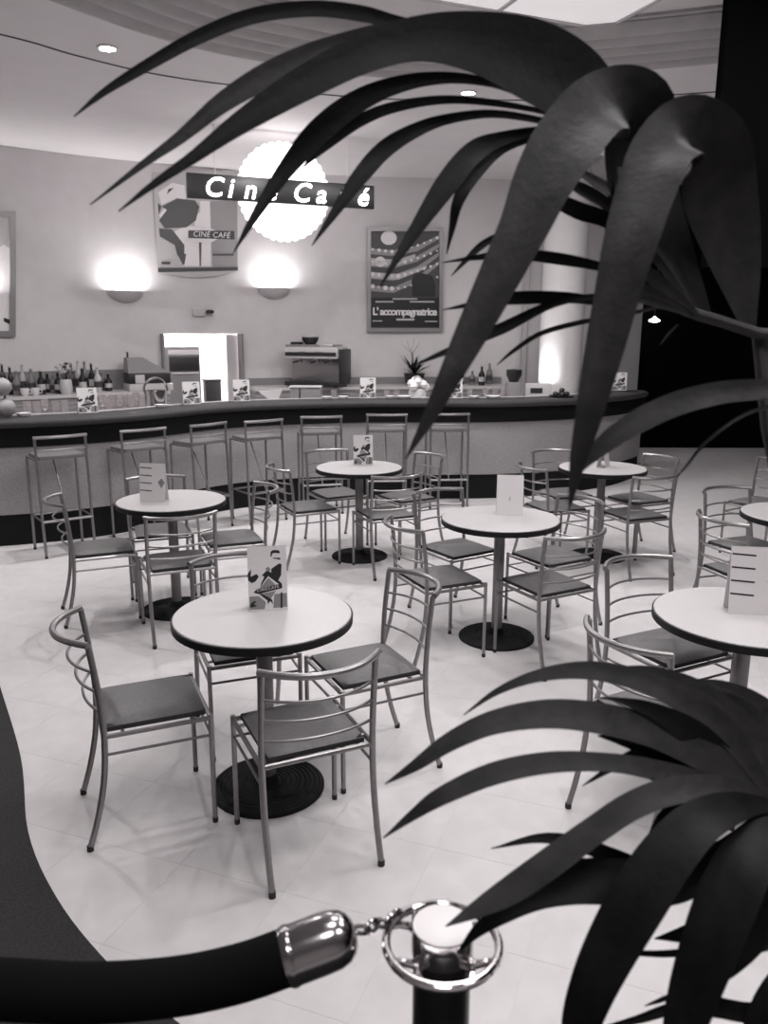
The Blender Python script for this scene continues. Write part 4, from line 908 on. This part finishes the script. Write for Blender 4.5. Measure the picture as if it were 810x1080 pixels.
# low palm: crown at the lower right
LC = atz(812, 842, 1.10); LP = thing('low_palm', 'low palm with broad dark leaves filling the lower right corner', 'palm', (.62, .82, cz))
pot_at(0, 0, LP, .19, .4)
b_ = LP.location
mk().tube([(0, 0, .34), (-.005, 0, .7), LC - b_ + Vector((.02, 0, -.16)), LC - b_], [.022, .02, .018, .016], 10).build('stem', M_stem, LP)
LL = [
 ([(815, 842, 1.1, 12), (765, 770, 1.13, 30), (715, 735, 1.14, 30), (670, 716, 1.15, 26), (620, 707, 1.15, 22), (570, 712, 1.15, 15), (525, 729, 1.15, 8), (489, 754, 1.15, 1)], M_leaf2, 25),
 ([(812, 842, 1.1, 14), (750, 800, 1.11, 38), (690, 772, 1.11, 38), (630, 757, 1.10, 37), (575, 753, 1.09, 34), (520, 762, 1.08, 28), (475, 782, 1.07, 22), (440, 806, 1.06, 14), (406, 827, 1.06, 1)], M_leaf2, 30),
 ([(812, 844, 1.1, 12), (750, 828, 1.08, 26), (690, 812, 1.07, 24), (640, 804, 1.06, 22), (580, 804, 1.05, 25), (520, 816, 1.04, 26), (465, 840, 1.03, 21), (435, 860, 1.03, 12), (404, 884, 1.03, 1)], M_leaf2, 28),
 ([(815, 846, 1.09, 12), (770, 832, 1.07, 28), (715, 833, 1.05, 32), (670, 848, 1.03, 32), (625, 877, 1.01, 32), (580, 910, .99, 34), (540, 938, .98, 32), (505, 958, .97, 20), (470, 977, .96, 1)], M_leaf2, 28),
 ([(800, 870, 1.1, 10), (750, 925, 1.1, 24), (700, 925, 1.1, 24), (650, 905, 1.1, 20), (610, 890, 1.1, 17), (570, 884, 1.1, 11), (518, 895, 1.1, 1)], M_leaf, 15),
 ([(805, 860, 1.09, 12), (760, 905, 1.07, 36), (710, 930, 1.06, 48), (660, 930, 1.05, 52), (610, 930, 1.04, 50), (565, 943, 1.03, 36), (525, 966, 1.02, 22), (500, 985, 1.02, 12), (482, 1006, 1.02, 1)], M_leaf, 20),
 ([(812, 848, 1.08, 14), (775, 850, 1.04, 36), (738, 866, 1.0, 52), (705, 900, .97, 62), (675, 945, .95, 66), (648, 992, .94, 62), (625, 1040, .93, 54), (608, 1090, .93, 40), (598, 1135, .93, 1)], M_leaf, 24),
 ([(826, 862, 1.06, 14), (806, 880, 1.02, 44), (785, 908, .98, 62), (766, 950, .95, 68), (747, 1000, .93, 64), (730, 1050, .92, 56), (716, 1100, .91, 40), (706, 1150, .91, 1)], M_leaf, 24),
 ([(840, 880, 1.05, 14), (822, 930, 1.03, 34), (795, 980, 1.02, 40), (768, 1015, 1.01, 30), (740, 1050, 1.0, 1)], M_leaf, 15),
 ([(830, 860, 1.12, 12), (800, 790, 1.15, 34), (755, 745, 1.17, 36), (715, 722, 1.18, 30), (680, 710, 1.18, 18), (645, 704, 1.18, 1)], M_leaf2, 25),
 ([(850, 850, 1.12, 12), (820, 790, 1.16, 34), (785, 755, 1.18, 34), (745, 735, 1.18, 24), (705, 724, 1.18, 1)], M_leaf2, 20),
 ([(855, 830, 1.14, 12), (830, 780, 1.2, 34), (800, 748, 1.22, 34), (765, 728, 1.23, 22), (730, 716, 1.24, 1)], M_leaf2, 20),
 ([(800, 842, 1.12, 10), (730, 800, 1.13, 26), (676, 795, 1.13, 16), (645, 810, 1.13, 9), (614, 829, 1.13, 1)], M_leaf, 10),
 ([(800, 830, 1.12, 12), (740, 780, 1.12, 34), (690, 750, 1.12, 20), (650, 738, 1.12, 6), (630, 736, 1.12, 1)], M_leaf, 10),
 ([(790, 830, 1.12, 14), (745, 805, 1.12, 40), (700, 790, 1.12, 34), (655, 780, 1.12, 14), (630, 776, 1.12, 1)], M_leaf, 10),
 ([(785, 845, 1.11, 10), (715, 855, 1.11, 22), (690, 885, 1.11, 16), (672, 920, 1.11, 1)], M_leaf, 10),
 ([(830, 990, 1.06, 12), (790, 1000, 1.06, 14), (740, 1003, 1.05, 10), (700, 1006, 1.04, 8), (660, 1005, 1.04, 5), (640, 1006, 1.04, 1)], M_leaf, 0),
 ([(840, 1010, 1.05, 20), (806, 1065, 1.05, 22), (750, 1062, 1.04, 22), (710, 1064, 1.03, 14), (670, 1076, 1.02, 9), (625, 1086, 1.02, 1)], M_leaf, 0),
 ([(745, 1060, 1.03, 4), (710, 1052, 1.03, 6), (694, 1056, 1.03, 5), (680, 1061, 1.03, 1)], M_leaf, 0),
 ([(850, 1000, 1.04, 16), (815, 1040, 1.03, 22), (795, 1085, 1.02, 24), (780, 1130, 1.02, 1)], M_leaf, 10),
 ([(830, 935, 1.06, 12), (790, 960, 1.06, 28), (760, 975, 1.06, 30), (725, 985, 1.06, 20), (690, 990, 1.06, 1)], M_leaf, 10),
]
for pts, m, roll in LL: leaf('leaf', pts, LP, m, roll)
